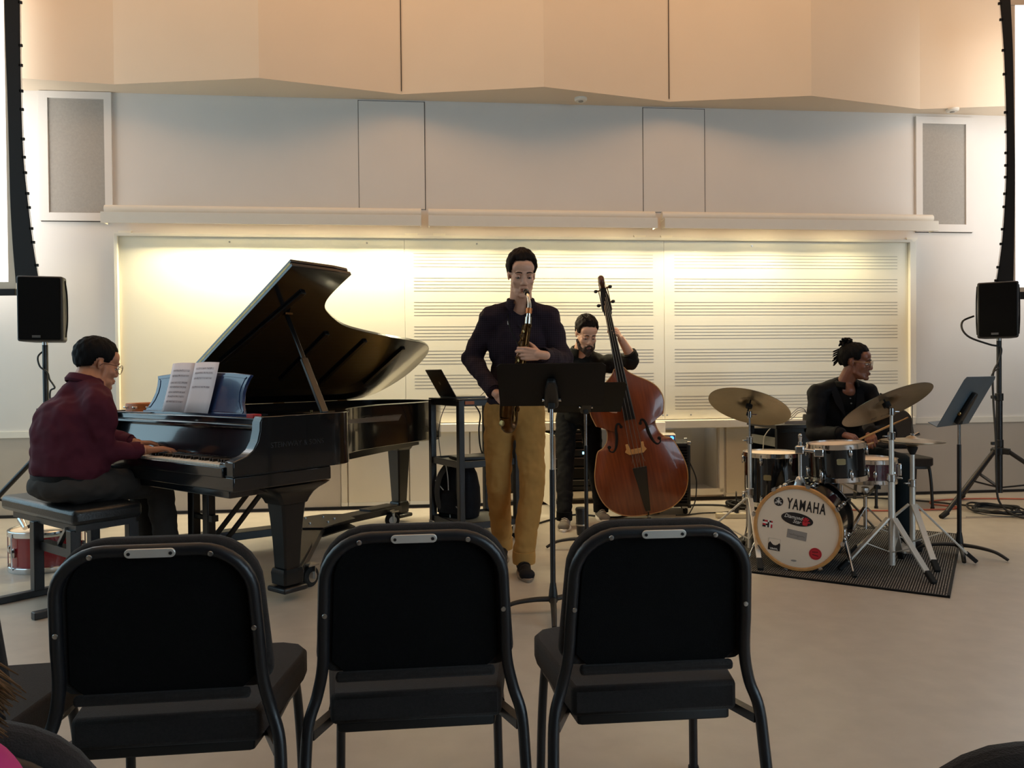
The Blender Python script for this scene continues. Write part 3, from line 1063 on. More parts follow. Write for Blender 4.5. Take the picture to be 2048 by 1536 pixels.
spk_stand('black tripod speaker stand behind the pianist', (-3.25, 5.36, 0), ((200, .62), (320, .6), (80, .6)), .62, 1.41)
loudspeaker('black loudspeaker on the tripod stand at the left above the pianist', (-3.245, 5.36, 1.41), R(17))
spk_stand('black tripod speaker stand right of the slate blue music stand', (3.94, 6.22, 0), ((202, .66), (318, .75), (85, .66)), .50, 1.41)
loudspeaker('black loudspeaker on the tripod stand at the right edge', (3.93, 6.22, 1.41), R(-32))
o = MB().tube(spl([(-3.27, 5.4, 1.36), (-3.30, 5.36, 1.31), (-3.27, 5.33, 1.24), (-3.22, 5.33, 1.2), (-3.21, 5.34, 1.15), (-3.19, 5.34, 1.12), (-3.17, 5.33, 1.09), (-3.2, 5.33, 1.07), (-3.2, 5.33, 1.0), (-3.16, 5.33, .9), (-3.15, 5.4, .3), (-3.1, 5.6, .02)], 6), .006, 8).done('speaker_cable', CORDK)
tag(o, 'black cable looped down the left speaker stand', 'cable')
o = MB().tube(spl([(3.82, 6.36, 1.6), (3.72, 6.34, 1.56), (3.69, 6.3, 1.49), (3.73, 6.26, 1.42), (3.85, 6.2, 1.36), (3.93, 6.18, 1.33), (3.91, 6.18, 1.22), (3.86, 6.17, 1.12), (3.85, 6.15, .9), (3.85, 6.12, .6), (3.84, 6.1, .35), (3.83, 6.05, .12), (3.9, 5.95, .02), (4.02, 5.85, .012)], 6), .008, 8).done('speaker_cable', CORDK)
tag(o, 'black cable hanging beside the right speaker stand', 'cable')
b = MB().tube(spl([(3.93, 6.19, 1.17), (3.88, 6.15, 1.16), (3.84, 6.15, 1.12), (3.83, 6.15, 1.06), (3.81, 6.15, 1.03)], 5), .005, 6).cyl((3.812, 6.15, 1.035), (3.795, 6.15, 1.01), .012, .016, 8)
tag(b.done('cable_tie', CORDK), 'short black strap tied to the right speaker stand pole', 'strap')


def coil(lab, c, rx, ry, turns, r, seed, mat, tail=()):
    rnd = random.Random(seed)
    pts = []
    for k in range(turns * 12):
        a = 2 * math.pi * k / 12
        q = 1 - .35 * rnd.random()
        pts.append((c[0] + rx * q * math.cos(a), c[1] + ry * q * math.sin(a), r + .01 + .05 * rnd.random() * (k / (turns * 12))))
    pts += list(tail)
    o = MB().tube(spl(pts, 4), r, 6).done('cable_coil', mat)
    tag(o, lab, 'cable')


coil('black cable coiled on the floor under the right speaker stand', (3.9, 6.2, 0), .2, .22, 6, .008, 2, CORDK)
coil('black cable coiled on the floor left of the floor tom', (2.02, 6.55, 0), .2, .14, 6, .009, 5, CORDK)


def cord(name, lab, pts, r, mat, cat='cable'):
    return tag(MB().tube(spl(pts, 7), r, 6).done(name, mat), lab, cat)


cord('extension_cord', 'orange extension cord running along the floor behind the drummer', [(4.9, 6.75, .008), (4.2, 6.85, .008), (3.75, 6.78, .008), (3.6, 6.6, .008), (3.72, 6.45, .008), (3.62, 6.35, .008), (3.3, 6.32, .008), (3.0, 6.3, .008), (2.72, 6.36, .008), (2.4, 6.33, .008)], .007, CORDO)
cord('floor_cable', 'black cable along the foot of the back wall at the right', [(2.6, 6.98, .01), (3.2, 6.95, .01), (3.62, 6.72, .01), (3.85, 6.5, .01), (4.1, 6.4, .01)], .008, CORDK)
cord('floor_cable', 'black cable lying on the floor between the amplifier and the coil', [(1.38, 6.6, .01), (1.6, 6.65, .01), (1.8, 6.62, .01), (1.86, 6.5, .01), (1.95, 6.45, .01)], .009, CORDK)
cord('floor_cable', 'thin black cable curving on the floor from the amplifier to the power strip', [(1.3, 6.12, .02), (1.4, 6.2, .008), (1.55, 6.27, .008), (1.75, 6.3, .008), (1.88, 6.42, .008), (1.95, 6.55, .02)], .006, CORDK)
cord('floor_cable', 'black cable on the floor crossing behind the bassist', [(.08, 5.72, .008), (.3, 6.05, .008), (.52, 6.25, .008), (.8, 6.12, .008), (1.0, 6.25, .008), (1.2, 6.3, .008)], .007, CORDK)
cord('pickup_cable', 'thin cable hanging from the double bass to the amplifier', [(1.46, 6.35, .42), (1.5, 6.3, .3), (1.5, 6.28, .2), (1.48, 6.25, .1), (1.42, 6.2, .01)], .005, CORDK)
ps = thing('power_strip', 'cream power strip on the floor left of the drum kit', 'power strip', loc=(1.82, 6.08, 0), rz=R(-3))
MB().box((0, 0, .02), (.42, .06, .04)).done('housing', CREAM, ps, bevel=.006)
for k in range(5):
    MB().box((-.14 + .065 * k, 0, .041), (.035, .03, .003)).done('socket', WHITE, ps)
pl = MB().cyl((-.05, 0, .04), (-.05, 0, .11), .018, .008, 10).tube(spl([(-.05, 0, .1), (-.05, .01, .16), (-.04, .05, .2), (0, .2, .05), (.05, .35, .01)], 5), .005, 6)
pl.done('plug', CORDK, ps)

# ------------------------------------------------------------------ AV cart
CN = V((-.35, 5.17, 0))
CA = V((.365, .22, 0)).normalized()
ca = math.atan2(CA.y, CA.x)
cart = thing('av_cart', 'black steel AV cart between the piano tail and the saxophonist', 'cart', mat=M.Translation(CN) @ M.Rotation(ca, 4, 'Z'))
S_ = .44
for x in (0, S_):
    for y in (0, S_):
        MB().box((x, y, .545), (.042, .042, .87)).done('post', BLKM, cart, bevel=.003)
        cw = M.Translation((x, y, 0))
        w_ = MB().lathe([(.008, -.014), (.03, -.014), (.045, -.01), (.045, .01), (.03, .014), (.008, .014)], 20, cw @ zdir((0, .015, .046), (1, .3, 0))).done('caster_wheel', RUB, cart)
        f_ = MB()
        for s in (-1, 1):
            f_.bar(cw @ V((s * .02, .008, .04)), cw @ V((s * .02, 0, .105)), .026, .003)
        f_.box(cw @ V((0, 0, .107)), (.05, .05, .006))
        f_.done('caster_fork', STEEL, cart)
for z, nm in ((.125, 'bottom_shelf'), (.545, 'middle_shelf'), (.965, 'top_shelf')):
    sfc = MB().box((S_ / 2, S_ / 2, z + .006), (S_, S_, .006)).done(nm, GREYM, cart)
    b = MB()
    for y in (0, S_):
        b.box((S_ / 2, y, z), (S_, .02, .046))
    for x in (0, S_):
        b.box((x, S_ / 2, z), (.02, S_, .046))
    if z > .9:
        b.box((S_ / 2, S_ / 2, z + .022), (S_ + .04, S_ + .04, .01))
    b.done('shelf_rail', BLKM, sfc, bevel=.003)
MB().box((.06, -.023, .965), (.07, .003, .022)).done('maker_plate', WOODT, cart)
CMX = FR[cart.name]
topz = .993
lp = thing('laptop', 'open dark laptop on top of the black cart, seen from behind', 'laptop', mat=M.Translation(CMX @ V((.02, .22, topz))) @ M.Rotation(R(26), 4, 'Z'))
MB().box((.10, -.02, .008), (.22, .31, .016)).done('base', GREYM, lp, bevel=.004)
lidm = M.Translation((-.01, -.02, .012)) @ M.Rotation(R(-30), 4, 'Y')
MB().box((0, 0, .108), (.008, .31, .216), mat=lidm).done('screen_lid', mt('laptop_lid', '231c1d', .35, .3), lp, bevel=.003)
MB().cyl(lidm @ V((-.0045, 0, .11)), lidm @ V((-.0052, 0, .11)), .014, .014, 16).done('logo', STEEL, lp)
pp = thing('paper_stack', 'loose white papers on top of the cart beside the laptop', 'paper', mat=M.Translation(CMX @ V((.29, .16, topz))) @ M.Rotation(R(50), 4, 'Z'))
MB().box((0, 0, .002), (.2, .15, .004)).done('sheet', PAPER, pp)
MB().box((.03, .02, .006), (.18, .13, .003), rz=.3).done('sheet', PAPER, pp)
cord('white_cable', 'thin cable looping above the papers on the cart', [CMX @ V(p) for p in ((.2, .1, .999), (.25, .12, 1.03), (.3, .15, 1.07), (.27, .18, 1.085), (.25, .15, 1.06), (.32, .12, 1.02), (.4, .16, 1.06), (.43, .2, 1.08), (.4, .24, .999))], .0025, CORDK)
tb = thing('tablet', 'flat black tablet lying on the middle shelf of the cart', 'tablet', mat=M.Translation(CMX @ V((.2, .2, .558))) @ M.Rotation(R(20), 4, 'Z'))
MB().box((0, 0, .012), (.3, .2, .024)).done('body', BLKP, tb, bevel=.006)
MB().box((0, 0, .0245), (.27, .17, .001)).done('glass_face', EBONY, tb)
cord('charger_cable', 'thin dark cable hanging from the cart top at its left side', [CMX @ V(p) for p in ((.06, .32, .96), (.03, .36, .85), (.02, .38, .72), (.03, .37, .57))], .003, CORDK)
cord('charger_cable', 'thick dark cable hanging below the cart top at its back', [CMX @ V(p) for p in ((.3, .36, .94), (.36, .38, .86), (.36, .4, .75), (.37, .4, .62), (.42, .42, .5))], .006, CORDK)
cord('white_cable', 'white cable hanging in front of the backpack', [CMX @ V(p) for p in ((.05, .33, .52), (.06, .32, .42), (.06, .31, .3), (.065, .3, .14))], .004, CORDW)
cord('white_cable', 'white cable crossing the backpack diagonally', [CMX @ V(p) for p in ((.0, .4, .4), (.04, .35, .33), (.1, .3, .25), (.16, .27, .14))], .004, CORDW)
cord('white_cable', 'pale yellow cable curling on the floor under the cart', [CMX @ V(p) for p in ((.02, .1, .008), (.1, .2, .008), (.16, .34, .06), (.3, .3, .008), (.36, .2, .008), (.3, .1, .02), (.38, .04, .008))], .004, CREAM)
# backpack standing at the back of the bottom shelf
bp = thing('backpack', 'black backpack standing on the bottom shelf of the cart', 'backpack', mat=M.Translation(CMX @ V((.15, .33, .133))) @ M.Rotation(R(-35) - 0, 4, 'Z'))
secs = []
for z, hx, hy in ((0, .13, .065), (.01, .15, .08), (.1, .165, .09), (.22, .16, .085), (.32, .14, .07), (.38, .11, .05), (.4, .07, .025)):
    secs.append([(x * 1.0, y, z) for x, y in rect_round(hx, hy, min(hx, hy) * .7, 3)])
MB().loft(secs).done('bag', BAGK, bp)
MB().loft([[(x, y - .075, z) for x, y in rect_round(hx, hy, .02, 2)] for z, hx, hy in ((.03, .1, .02), (.04, .12, .035), (.17, .115, .035), (.2, .09, .02))]).done('front_pocket', BAGK, bp)
for s in (-1, 1):
    MB().tube(spl([(s * .05, -.06, .38), (s * .085, -.105, .3), (s * .1, -.12, .2), (s * .1, -.11, .11), (s * .08, -.1, .05)], 6), .024, 8, flat=.35, up=(0, 1, 0)).done('shoulder_strap', mt('strap_webbing', '3f3d38', .85) if 'strap_webbing' not in MATS else MATS['strap_webbing'], bp)
MB().tube(spl([(.09, -.125, .16), (.115, -.13, .12), (.1, -.13, .09), (.08, -.13, .1)], 5), .004, 8).done('buckle', STEEL, bp)
MB().tube(spl([(-.04, 0, .39), (0, 0, .43), (.04, 0, .39)], 5), .008, 8).done('grab_handle', BAGK, bp)


# ------------------------------------------------------------------ music stands
def music_stand(lab, loc, rz, desk_c, tilt, yaw, legs, mat=None, join=.70, cat='music stand', knob=True, w_=.50, h_=.335, roll=0, deskmat=None):
    """desk_c: height of the desk bottom edge; tilt: lean from the vertical"""
    t = thing('music_stand', lab, cat, loc=loc, rz=rz)
    dmt = deskmat or mat or BLK
    MB().cyl((0, 0, .05), (0, 0, join), .0135, .0125, 14).done('lower_tube', BLKM, t)
    MB().cyl((0, 0, join), (0, 0, desk_c + .07), .0095, .0095, 14).done('upper_tube', CHROME, t)
    h = MB().lathe([(.02, .045), (.024, .06), (.02, .1), (.0145, .14)], 16)
    h.done('base_hub', BLKP, t)
    for a in legs:
        d = V((math.cos(R(a)), math.sin(R(a)), 0))
        pts = spl([d * .01 + V((0, 0, .062)), d * .1 + V((0, 0, .062)), d * .2 + V((0, 0, .048)), d * .27 + V((0, 0, .012))], 5)
        MB().tube(pts, [.017 - .006 * i / len(pts) for i in range(len(pts))], 10, flat=.75, up=(0, 0, 1)).done('foot', BLKP, t)
    dm_ = M.Translation((0, 0, desk_c + .07)) @ M.Rotation(yaw, 4, 'Z') @ M.Rotation(R(roll), 4, 'Y') @ M.Rotation(R(tilt), 4, 'X')
    # desk plane: local x across, z up the desk, -y is the face turned away from us (player side is +y)
    hw = w_ / 2
    out = [(-hw, -.07), (hw, -.07), (hw - .002, h_ - .09), (hw - .02, h_ - .07), (-hw + .02, h_ - .07), (-hw + .002, h_ - .09)]
    rot = M(((1, 0, 0, 0), (0, 0, 1, 0), (0, 1, 0, 0), (0, 0, 0, 1)))
    MB().prism(out, .0, .003, dm_ @ rot).done('desk', dmt, t)
    MB().box((0, .03, -.069), (w_, .06, .003), mat=dm_).done('lip', dmt, t)
    MB().prism([(-.028, -.05), (.028, -.05), (.036, -.03), (.03, .1), (.018, .17), (-.018, .17), (-.03, .1), (-.036, -.03)], -.03, 0, dm_ @ rot).done('back_bracket', BLKP, t, bevel=.008)
    MB().box((0, 0, desk_c + .045), (.034, .034, .06)).done('head_block', BLKP, t, bevel=.006)
    if knob:
        for s in (-1, 1):
            MB().cyl(V((s * .018, -.012, desk_c + .06)), V((s * .046, -.016, desk_c + .063)), .006, .011, 10).done('wing_knob', CHROME, t)
    return t


music_stand('black music stand in front of the saxophonist', (.19, 3.72, 0), 0, .968, 54, R(-3), (188, 268, 30), join=.69, w_=.505, h_=.345)
music_stand('black music stand in front of the double bass', (.485, 5.08, 0), 0, .872, 50, R(3), (185, 300, 60), join=.68, w_=.49, h_=.31)
music_stand('slate blue music stand right of the drum kit', (2.79, 4.80, 0), R(40), .80, 28, 0, (125, 205, 270), join=.69, knob=False, w_=.50, h_=.345, deskmat=DSTAND)
kb = MB().ell((2.775, 4.775, .885), (.017, .017, .017))
kb.done('ball_knob', BRASSL, bpy.data.objects['music_stand.002'], world=True)

# ------------------------------------------------------------------ amplifiers, racks
am = thing('bass_amplifier', 'black bass amplifier cabinet on casters behind the double bass', 'amplifier', loc=(1.235, 6.42, 0), rz=R(-8))
MB().box((0, 0, .33), (.46, .36, .52)).done('cabinet', BLKP, am, bevel=.012)
rot = M(((1, 0, 0, 0), (0, 0, 1, 0), (0, 1, 0, 0), (0, 0, 0, 1)))
MB().box((0, -.183, .33), (.40, .008, .46)).done('grille', FABI, am)
b = MB()
for k in range(20):
    b.box((.14, -.189, .12 + .022 * k), (.14, .006, .006))
b.done('grille_slats', BLKM, am)
for x in (-1, 1):
    for y in (-1, 1):
        for z in (.075, .585):
            MB().box((x * .22, y * .17, z), (.03, .03, .03)).done('corner_guard', STEEL if z > .1 else BLKP, am, bevel=.006)
        MB().lathe([(.005, -.012), (.03, -.012), (.034, 0), (.03, .012), (.005, .012)], 16, zdir((x * .19, y * .13, .035), (1, .2, 0))).done('caster', RUB, am)
        MB().box((x * .19, y * .13, .062), (.05, .05, .02)).done('caster_plate', STEEL, am)
hd = thing('amplifier_head', 'small silver amplifier head with a blue power light on the bass amplifier', 'amplifier', loc=(1.225, 6.36, .59), rz=R(-8))
MB().box((0, 0, .035), (.24, .2, .06)).done('case', mt('silver_case', 'b9b4aa', .4, .3), hd, bevel=.01)
MB().box((0, -.101, .035), (.22, .004, .045)).done('front_panel', GREYM, hd)
MB().lathe([(0, 0), (.013, 0), (.016, .004), (.013, .008), (0, .009)], 16, zdir((.085, -.103, .035), (0, -1, 0))).done('power_light', LEDB, hd)
for x in (-.08, -.04, 0, .035):
    MB().cyl((x, -.1, .035), (x, -.115, .035), .008, .007, 10).done('dial', BLKP, hd)
for x in (-.09, .09):
    MB().box((x, 0, .003), (.03, .15, .006)).done('foot', RUB, hd)
wbx = thing('white_box', 'small white box standing on the bass amplifier beside the silver head', 'box', loc=(1.25, 6.52, .59), rz=R(-8))
MB().box((0, 0, .075), (.09, .12, .15)).done('carton', WHITE, wbx, bevel=.003)
MB().box((0, 0, .151), (.085, .03, .002)).done('tape', CREAM, wbx)

er = thing('equipment_rack', 'black rack of audio equipment standing in the niche behind the bassist', 'rack', mat=WF @ M.Translation((.32, .02, .07)) )
b = MB()
b.box((-.33, .2, .32), (.03, .42, .54)).box((.45, .2, .32), (.03, .42, .54)).box((.06, .2, .575), (.78, .42, .025)).box((.06, .2, .06), (.78, .42, .03)).box((.06, .4, .32), (.78, .02, .52))
b.done('cabinet', BLKP, er, bevel=.003)
for k, (z, h) in enumerate(((.525, .065), (.455, .065), (.38, .07), (.30, .08), (.20, .11), (.11, .06))):
    u = MB().box((.06, .1, z), (.74, .2, h - .006)).done('rack_unit', [BLKM, BLK, BLKP][k % 3], er, bevel=.003)
    for s in (-1, 1):
        MB().tube(spl([(s * .34 + .06, -.0, z - h * .3), (s * .34 + .06, -.03, z - h * .25), (s * .34 + .06, -.03, z + h * .25), (s * .34 + .06, 0, z + h * .3)], 4), .005, 6).done('rack_handle', CHROME, u)
    MB().box((.06, -.002, z + h * .36), (.7, .004, .006)).done('trim_line', STEEL, u)
MB().box((.335, -.004, .375), (.05, .006, .022)).done('display', LEDC, er)
for x in (.31, .33, .35):
    MB().cyl((x, 0, .47), (x, -.01, .47), .006, .005, 8).done('button', STEEL, er)

mr = thing('mixer_rack', 'black open-sided equipment rack behind the floor tom and drummer', 'rack', loc=(2.08, 6.02, 0), rz=R(8))
b = MB()
for x, y in ((0, .0), (0, .46), (.5, 0), (.5, .46)):
    b.box((x, y, .36), (.035, .035, .72))
b.box((.25, .23, .725), (.56, .52, .03)).box((.25, .23, .06), (.53, .49, .03))
b.done('frame', BLKM, mr, bevel=.003)
MB().box((.25, -.012, .37), (.5, .012, .62)).done('front_panel', BLKP, mr)
MB().box((.25, .475, .37), (.5, .012, .62)).done('back_panel', BLKP, mr)
for z in (.60, .3):
    MB().box((.0, .23, z), (.02, .44, .07)).done('side_rail', GREYM, mr)
MB().box((.26, .23, .45), (.4, .38, .12)).done('rack_unit', BLK, mr)
ty = thing('tray', 'pale tray on top of the black rack behind the drummer', 'tray', loc=FR[mr.name] @ V((.28, .24, .74)), rz=R(8))
MB().box((0, 0, .006), (.36, .3, .012)).done('base', GREYP, ty, bevel=.003)
MB().box((0, -.15, .012), (.36, .01, .024)).done('rim', GREYP, ty)
ad = thing('power_adapter', 'small black ribbed power adapter on the rack tray behind the drummer', 'adapter', loc=FR[mr.name] @ V((.32, .12, .752)), rz=R(8))
MB().loft([[(x, y, z) for x, y in rect_round(hx, .03, .008, 2)] for z, hx in ((0, .036), (.045, .034), (.06, .03))]).done('body', BLKP, ad)
for k in range(4):
    MB().box((-.024 + .016 * k, -.031, .025), (.006, .004, .045)).done('rib', BLK, ad)
for k, off in enumerate((0, .018, .036)):
    cord('grey_cable', ['outer grey cable arching from the adapter on the rack', 'middle grey cable arching from the adapter on the rack', 'inner grey cable arching from the adapter on the rack'][k],
         [FR[mr.name] @ V(p) for p in ((.31 + off * .6, .12, .80), (.29, .12, .85 - off * .5), (.24, .13, .86 - off), (.17 + off, .14, .80 - off * .3), (.13 + off, .16, .756))], .003, mt('grey_cord_%d' % k, '6e6c70', .5))
cord('grey_cable', 'light grey cable hanging down the open side of the black rack', [FR[mr.name] @ V(p) for p in ((-.0, .1, .72), (-.03, .14, .66), (-.02, .2, .6), (-.03, .2, .4), (-.02, .2, .2))], .004, CORDW)

# tumbler beside the bassist
tu = thing('tumbler', 'dark grey tumbler standing on the floor beside the bassist\'s shoe', 'tumbler', loc=(.49, 5.5, 0))
MB().lathe([(.0, 0), (.033, 0), (.036, .01), (.043, .15), (.043, .175), (0, .175)], 24).done('cup', mt('dark_tumbler', '2b2e33', .35, .4), tu)
MB().lathe([(0, .175), (.045, .175), (.046, .185), (.04, .195), (0, .195)], 24).done('cap', BLKP, tu)
MB().lathe([(.0432, .07), (.0436, .071), (.0436, .08), (.0434, .081)], 24).done('label_band', STEEL, tu)

# ------------------------------------------------------------------ drum kit
def hoop(b, r, z, h=.03, n=40, m=None):
    b.lathe([(r - .003, z), (r + .009, z), (r + .011, z + .004), (r + .009, z + h - .004), (r + .011, z + h), (r + .004, z + h), (r + .003, z + .005), (r - .003, z + .005)], n, m)


def lug(par, a, r, z0, z1, mat=CHROME, m=None):
    c, s = math.cos(a), math.sin(a)
    m = m or M.Identity(4)
    b = MB()
    b.ell(m @ V(((r + .006) * c, (r + .006) * s, (z0 + z1) / 2 - (0.012 if z1 - z0 > .1 else 0))), (.013, .013, .026), u=10, v=8)
    b.cyl(m @ V(((r + .014) * c, (r + .014) * s, z0)), m @ V(((r + .014) * c, (r + .014) * s, z1)), .0035, .0035, 6)
    return b.done('lug', mat, par)


def drum(name, lab, loc, r, h, shellm, lugs, badge_a=None, rz=0, tilt=None, a0=.2, split=True):
    m = M.Translation(loc) @ (tilt or M.Identity(4)) @ M.Rotation(rz, 4, 'Z')
    t = thing(name, lab, 'drum', mat=m)
    MB().lathe([(r - .006, .012), (r, .012), (r, h - .012), (r - .006, h - .012)], 48).done('shell', shellm, t)
    MB().lathe([(0, h - .006), (r - .002, h - .006), (r + .002, h - .012), (0, h - .012)], 48).done('batter_head', HEADC, t)
    MB().lathe([(0, .006), (r - .002, .006), (r + .002, .012), (0, .012)], 48).done('resonant_head', HEADC, t)
    b = MB()
    hoop(b, r, h - .026)
    b.done('top_hoop', CHROME, t)
    b = MB()
    hoop(b, r, -.004)
    b.done('bottom_hoop', CHROME, t)
    for k in range(lugs):
        a = 2 * math.pi * k / lugs + a0
        if split:
            lug(t, a, r, h - .075, h - .01)
            lug(t, a, r, .01, .075)
        else:
            lug(t, a, r, .01, h - .01)
    if badge_a is not None:
        a = badge_a
        bm_ = M.Rotation(a, 4, 'Z') @ M.Translation((r, 0, h * .58))
        b = MB()
        poly = [(-.024, -.014), (-.016, -.018), (.016, -.018), (.024, -.014), (.024, .014), (.016, .018), (-.016, .018), (-.024, .014)]
        vs = []
        for y, z in poly:
            aa = a + y / r
            vs.append((aa, z))
        P0 = [V((r * math.cos(aa), r * math.sin(aa), h * .56 + z)) for aa, z in vs]
        P1 = [V(((r + .003) * math.cos(aa), (r + .003) * math.sin(aa), h * .56 + z)) for aa, z in vs]
        b.geo(P0 + P1, [tuple(range(8, 16)), tuple(range(7, -1, -1))] + [(i, (i + 1) % 8, 8 + (i + 1) % 8, 8 + i) for i in range(8)])
        b.done('badge', BADGE, t)
    return t


rug = thing('rug', 'dark grey woven rug under the drum kit', 'rug')
P4 = [(1.16, 4.52), (2.20, 3.87), (2.74, 4.72), (2.45, 5.75), (1.5, 5.6)]
ra = math.atan2(3.87 - 4.52, 2.20 - 1.16)
rm = M.Translation((1.62, 4.24, 0)) @ M.Rotation(ra, 4, 'Z')
rug.matrix_world = rm
FR[rug.name] = rm
lc = [rm.inverted() @ V((a, c, 0)) for a, c in ((1.10, 4.56), (2.20, 3.87), (2.76, 4.76))]
x0, x1, y1 = lc[0].x, lc[1].x, 1.75
MB().box(((x0 + x1) / 2, y1 / 2, .004), (x1 - x0, y1, .008)).done('weave', RUG, rug)
b = MB()
nr = int((x1 - x0) / .0125)
for k in range(nr):
    b.bar((x0 + .008 + k * .0125, .012, .0085), (x0 + .008 + k * .0125, y1 - .012, .0085), .007, .0025)
o = b.done('cord_rib', RUG, rug)
o['kind'] = 'stuff'
b = MB()
b.box(((x0 + x1) / 2, .006, .005), (x1 - x0, .014, .011)).box((x1 - .006, y1 / 2, .005), (.014, y1, .011)).box((x0 + .006, y1 / 2, .005), (.014, y1, .011)).box(((x0 + x1) / 2, y1 - .006, .005), (x1 - x0, .014, .011))
b.done('binding', BLK, rug)
RZ = .0105

# bass drum
ka = V((.53, .85, 0)).normalized()
kc = V((1.622, 4.39, .245 + RZ))
KM = frame(kc, V((ka.y, -ka.x, 0)), (0, 0, 1), -ka)      # x right along the head, y up, z towards us
kd = thing('bass_drum', 'bass drum of the kit with white front head, maple hoop and stickers', 'drum', mat=KM)
r = .228
MB().lathe([(r - .008, -.40), (r, -.40), (r, -.02), (r - .008, -.02)], 56).done('shell', SHELL, kd)
MB().lathe([(r - .002, -.035), (r + .015, -.035), (r + .017, -.03), (r + .017, -.004), (r + .014, 0), (r - .0, 0), (r - .002, -.004)], 64).done('front_hoop', HOOPW, kd)
MB().lathe([(r - .002, -.42), (r + .015, -.42), (r + .017, -.385), (r + .014, -.38), (r - .002, -.38)], 64).done('rear_hoop', SHELL, kd)
MB().lathe([(0, -.415), (r, -.415), (r, -.41), (0, -.41)], 48).done('batter_head', HEADC, kd)
fh = MB().lathe([(0, -.008), (r - .004, -.008), (r, -.012), (r, -.016), (0, -.014)], 56).done('front_head', HEADC, kd)
for k in range(8):
    a = 2 * math.pi * k / 8 + R(22.5 + 8)
    c, s = math.cos(a), math.sin(a)
    for z0, z1, zc, ze, zl in ((.004, -.14, -.008, .008, -.15), (-.42, -.28, -.41, -.426, -.27)):
        b = MB()
        b.cyl(((r + .022) * c, (r + .022) * s, z0), ((r + .022) * c, (r + .022) * s, z1), .0035, .0035, 6)
        b.box(((r + .022) * c, (r + .022) * s, zc), (.02, .02, .022), rz=a)
        b.bar(((r + .022) * c - .014 * s, (r + .022) * s + .014 * c, ze), ((r + .022) * c + .014 * s, (r + .022) * s - .014 * c, ze), .006, .01)
        b.done('claw', CHROME, kd)
        MB().ell(((r + .012) * c, (r + .012) * s, zl), (.016, .016, .03), u=10, v=8).done('lug', CHROME, kd)
# writing and stickers on the head
zt = -.0072
tilt_ = R(-6)


def on_head(x, y, a=0):
    return M.Translation((x, y, zt)) @ M.Rotation(a, 4, 'Z')


text('lettering', 'YAMAHA', .086, LOGOB, kd, on_head(.05, .128, tilt_), .0006, bold=.002, sx=.52, space=1.22)
em = MB()
mm = on_head(-.102, .147, tilt_)
em.lathe([(0, .0), (.026, .0), (.026, .0008), (0, .0008)], 32, mm)
eo = em.done('emblem_disc', LOGOB, kd)
em = MB()
for k in range(3):
    a = R(90 + 120 * k)
    m2 = mm @ M.Rotation(a, 4, 'Z')
    em.box((.0025, 0, .0012), (.041, .0022, .0006), mat=m2)
    for s in (-1, 1):
        em.box((.013, s * .0038, .0012), (.017, .0018, .0006), mat=m2)
    em.box((.0045, 0, .0012), (.002, .0094, .0006), mat=m2)
em.done('tuning_forks', WHITE, eo)
mo = on_head(.0, .052, R(-8))
ov = MB().prism([(.088 * math.cos(R(t)), .037 * math.sin(R(t))) for t in range(0, 360, 10)], 0, .0008, mo).done('oval_sticker', LOGOB, kd)
text('lettering', 'Diamond', .03, WHITE, ov, mo @ M.Translation((-.022, .009, .001)), .0004, shear=.35, sx=.9)
text('lettering', 'Star', .03, WHITE, ov, mo @ M.Translation((.0, -.014, .001)), .0004, shear=.35, sx=.9)
hb = MB()
hb.prism([(.034, -.026), (.058, -.026), (.062, -.004), (.030, -.004)], .0008, .0014, mo)
for k, (fx, fy) in enumerate(((.03, .012), (.042, .02), (.053, .02), (.064, .014), (.072, -.004))):
    hb.bar(mo @ V((.046, -.008, .0012)), mo @ V((fx, fy, .0012)), .0075, .0006)
hb.done('red_hand', REDP, ov)
m1 = on_head(-.165, .012, R(-6))
s1 = MB().box((0, 0, .0003), (.058, .042, .0006), mat=m1).done('flag_sticker', WHITE, kd)
fb = MB()
rnd = random.Random(4)
for i in range(6):
    for k in range(4):
        if rnd.random() < .34:
            fb.box((-.0235 + i * .0094, -.0155 + k * .0103, .0008), (.0094, .0103, .0005), mat=m1)
fb.done('flag_black', LOGOB, s1)
fb = MB()
for i in range(6):
    for k in range(4):
        if rnd.random() < .4:
            fb.box((-.0235 + i * .0094, -.0155 + k * .0103, .0010), (.0088, .0098, .0005), mat=m1)
fb.done('flag_red', REDP, s1)
m1 = on_head(-.002, -.038, R(-8))
s1 = MB().box((0, 0, .0003), (.108, .05, .0006), mat=m1).done('grey_sticker', GREYP, kd)
MB().tube(spl([m1 @ V((-.042 + .0035 * k, .006 * math.sin(k * 2.1) * (1.6 if k % 7 == 0 else .6) - .002, .0008)) for k in range(25)], 3), .0008, 5).done('script_print', mt('print_dark_grey', '6f6660', .6), s1)
m1 = on_head(-.128, -.105, R(-5))
s1 = MB().box((0, 0, .0002), (.068, .07, .0005), mat=m1).done('mountain_sticker', HEADC, kd)
MB().prism([(-.034, -.035), (.034, -.035), (.034, .004), (.028, .013), (.02, .003), (.008, -.004), (-.006, -.003), (-.018, .008), (-.024, .015), (-.034, .0)], .0005, .001, m1).done('mountain_print', LOGOB, s1)
text('lettering', 'VINYL', .014, WHITE, s1, m1 @ M.Translation((0, -.026, .0012)), .0003, bold=.0004, sx=1.2)
b = MB()
b.ribbon([(-.033, -.034), (.033, -.034), (.033, .034), (-.033, .034), (-.033, -.034)], .0012, .0005, .0009, m1)
b.done('sticker_border', GREYP, s1)
m1 = on_head(.098, -.135, R(-5))
s1 = MB().lathe([(0, 0), (.034, 0), (.034, .0007), (0, .0007)], 32, m1).done('round_sticker', REDP, kd)
b = MB()
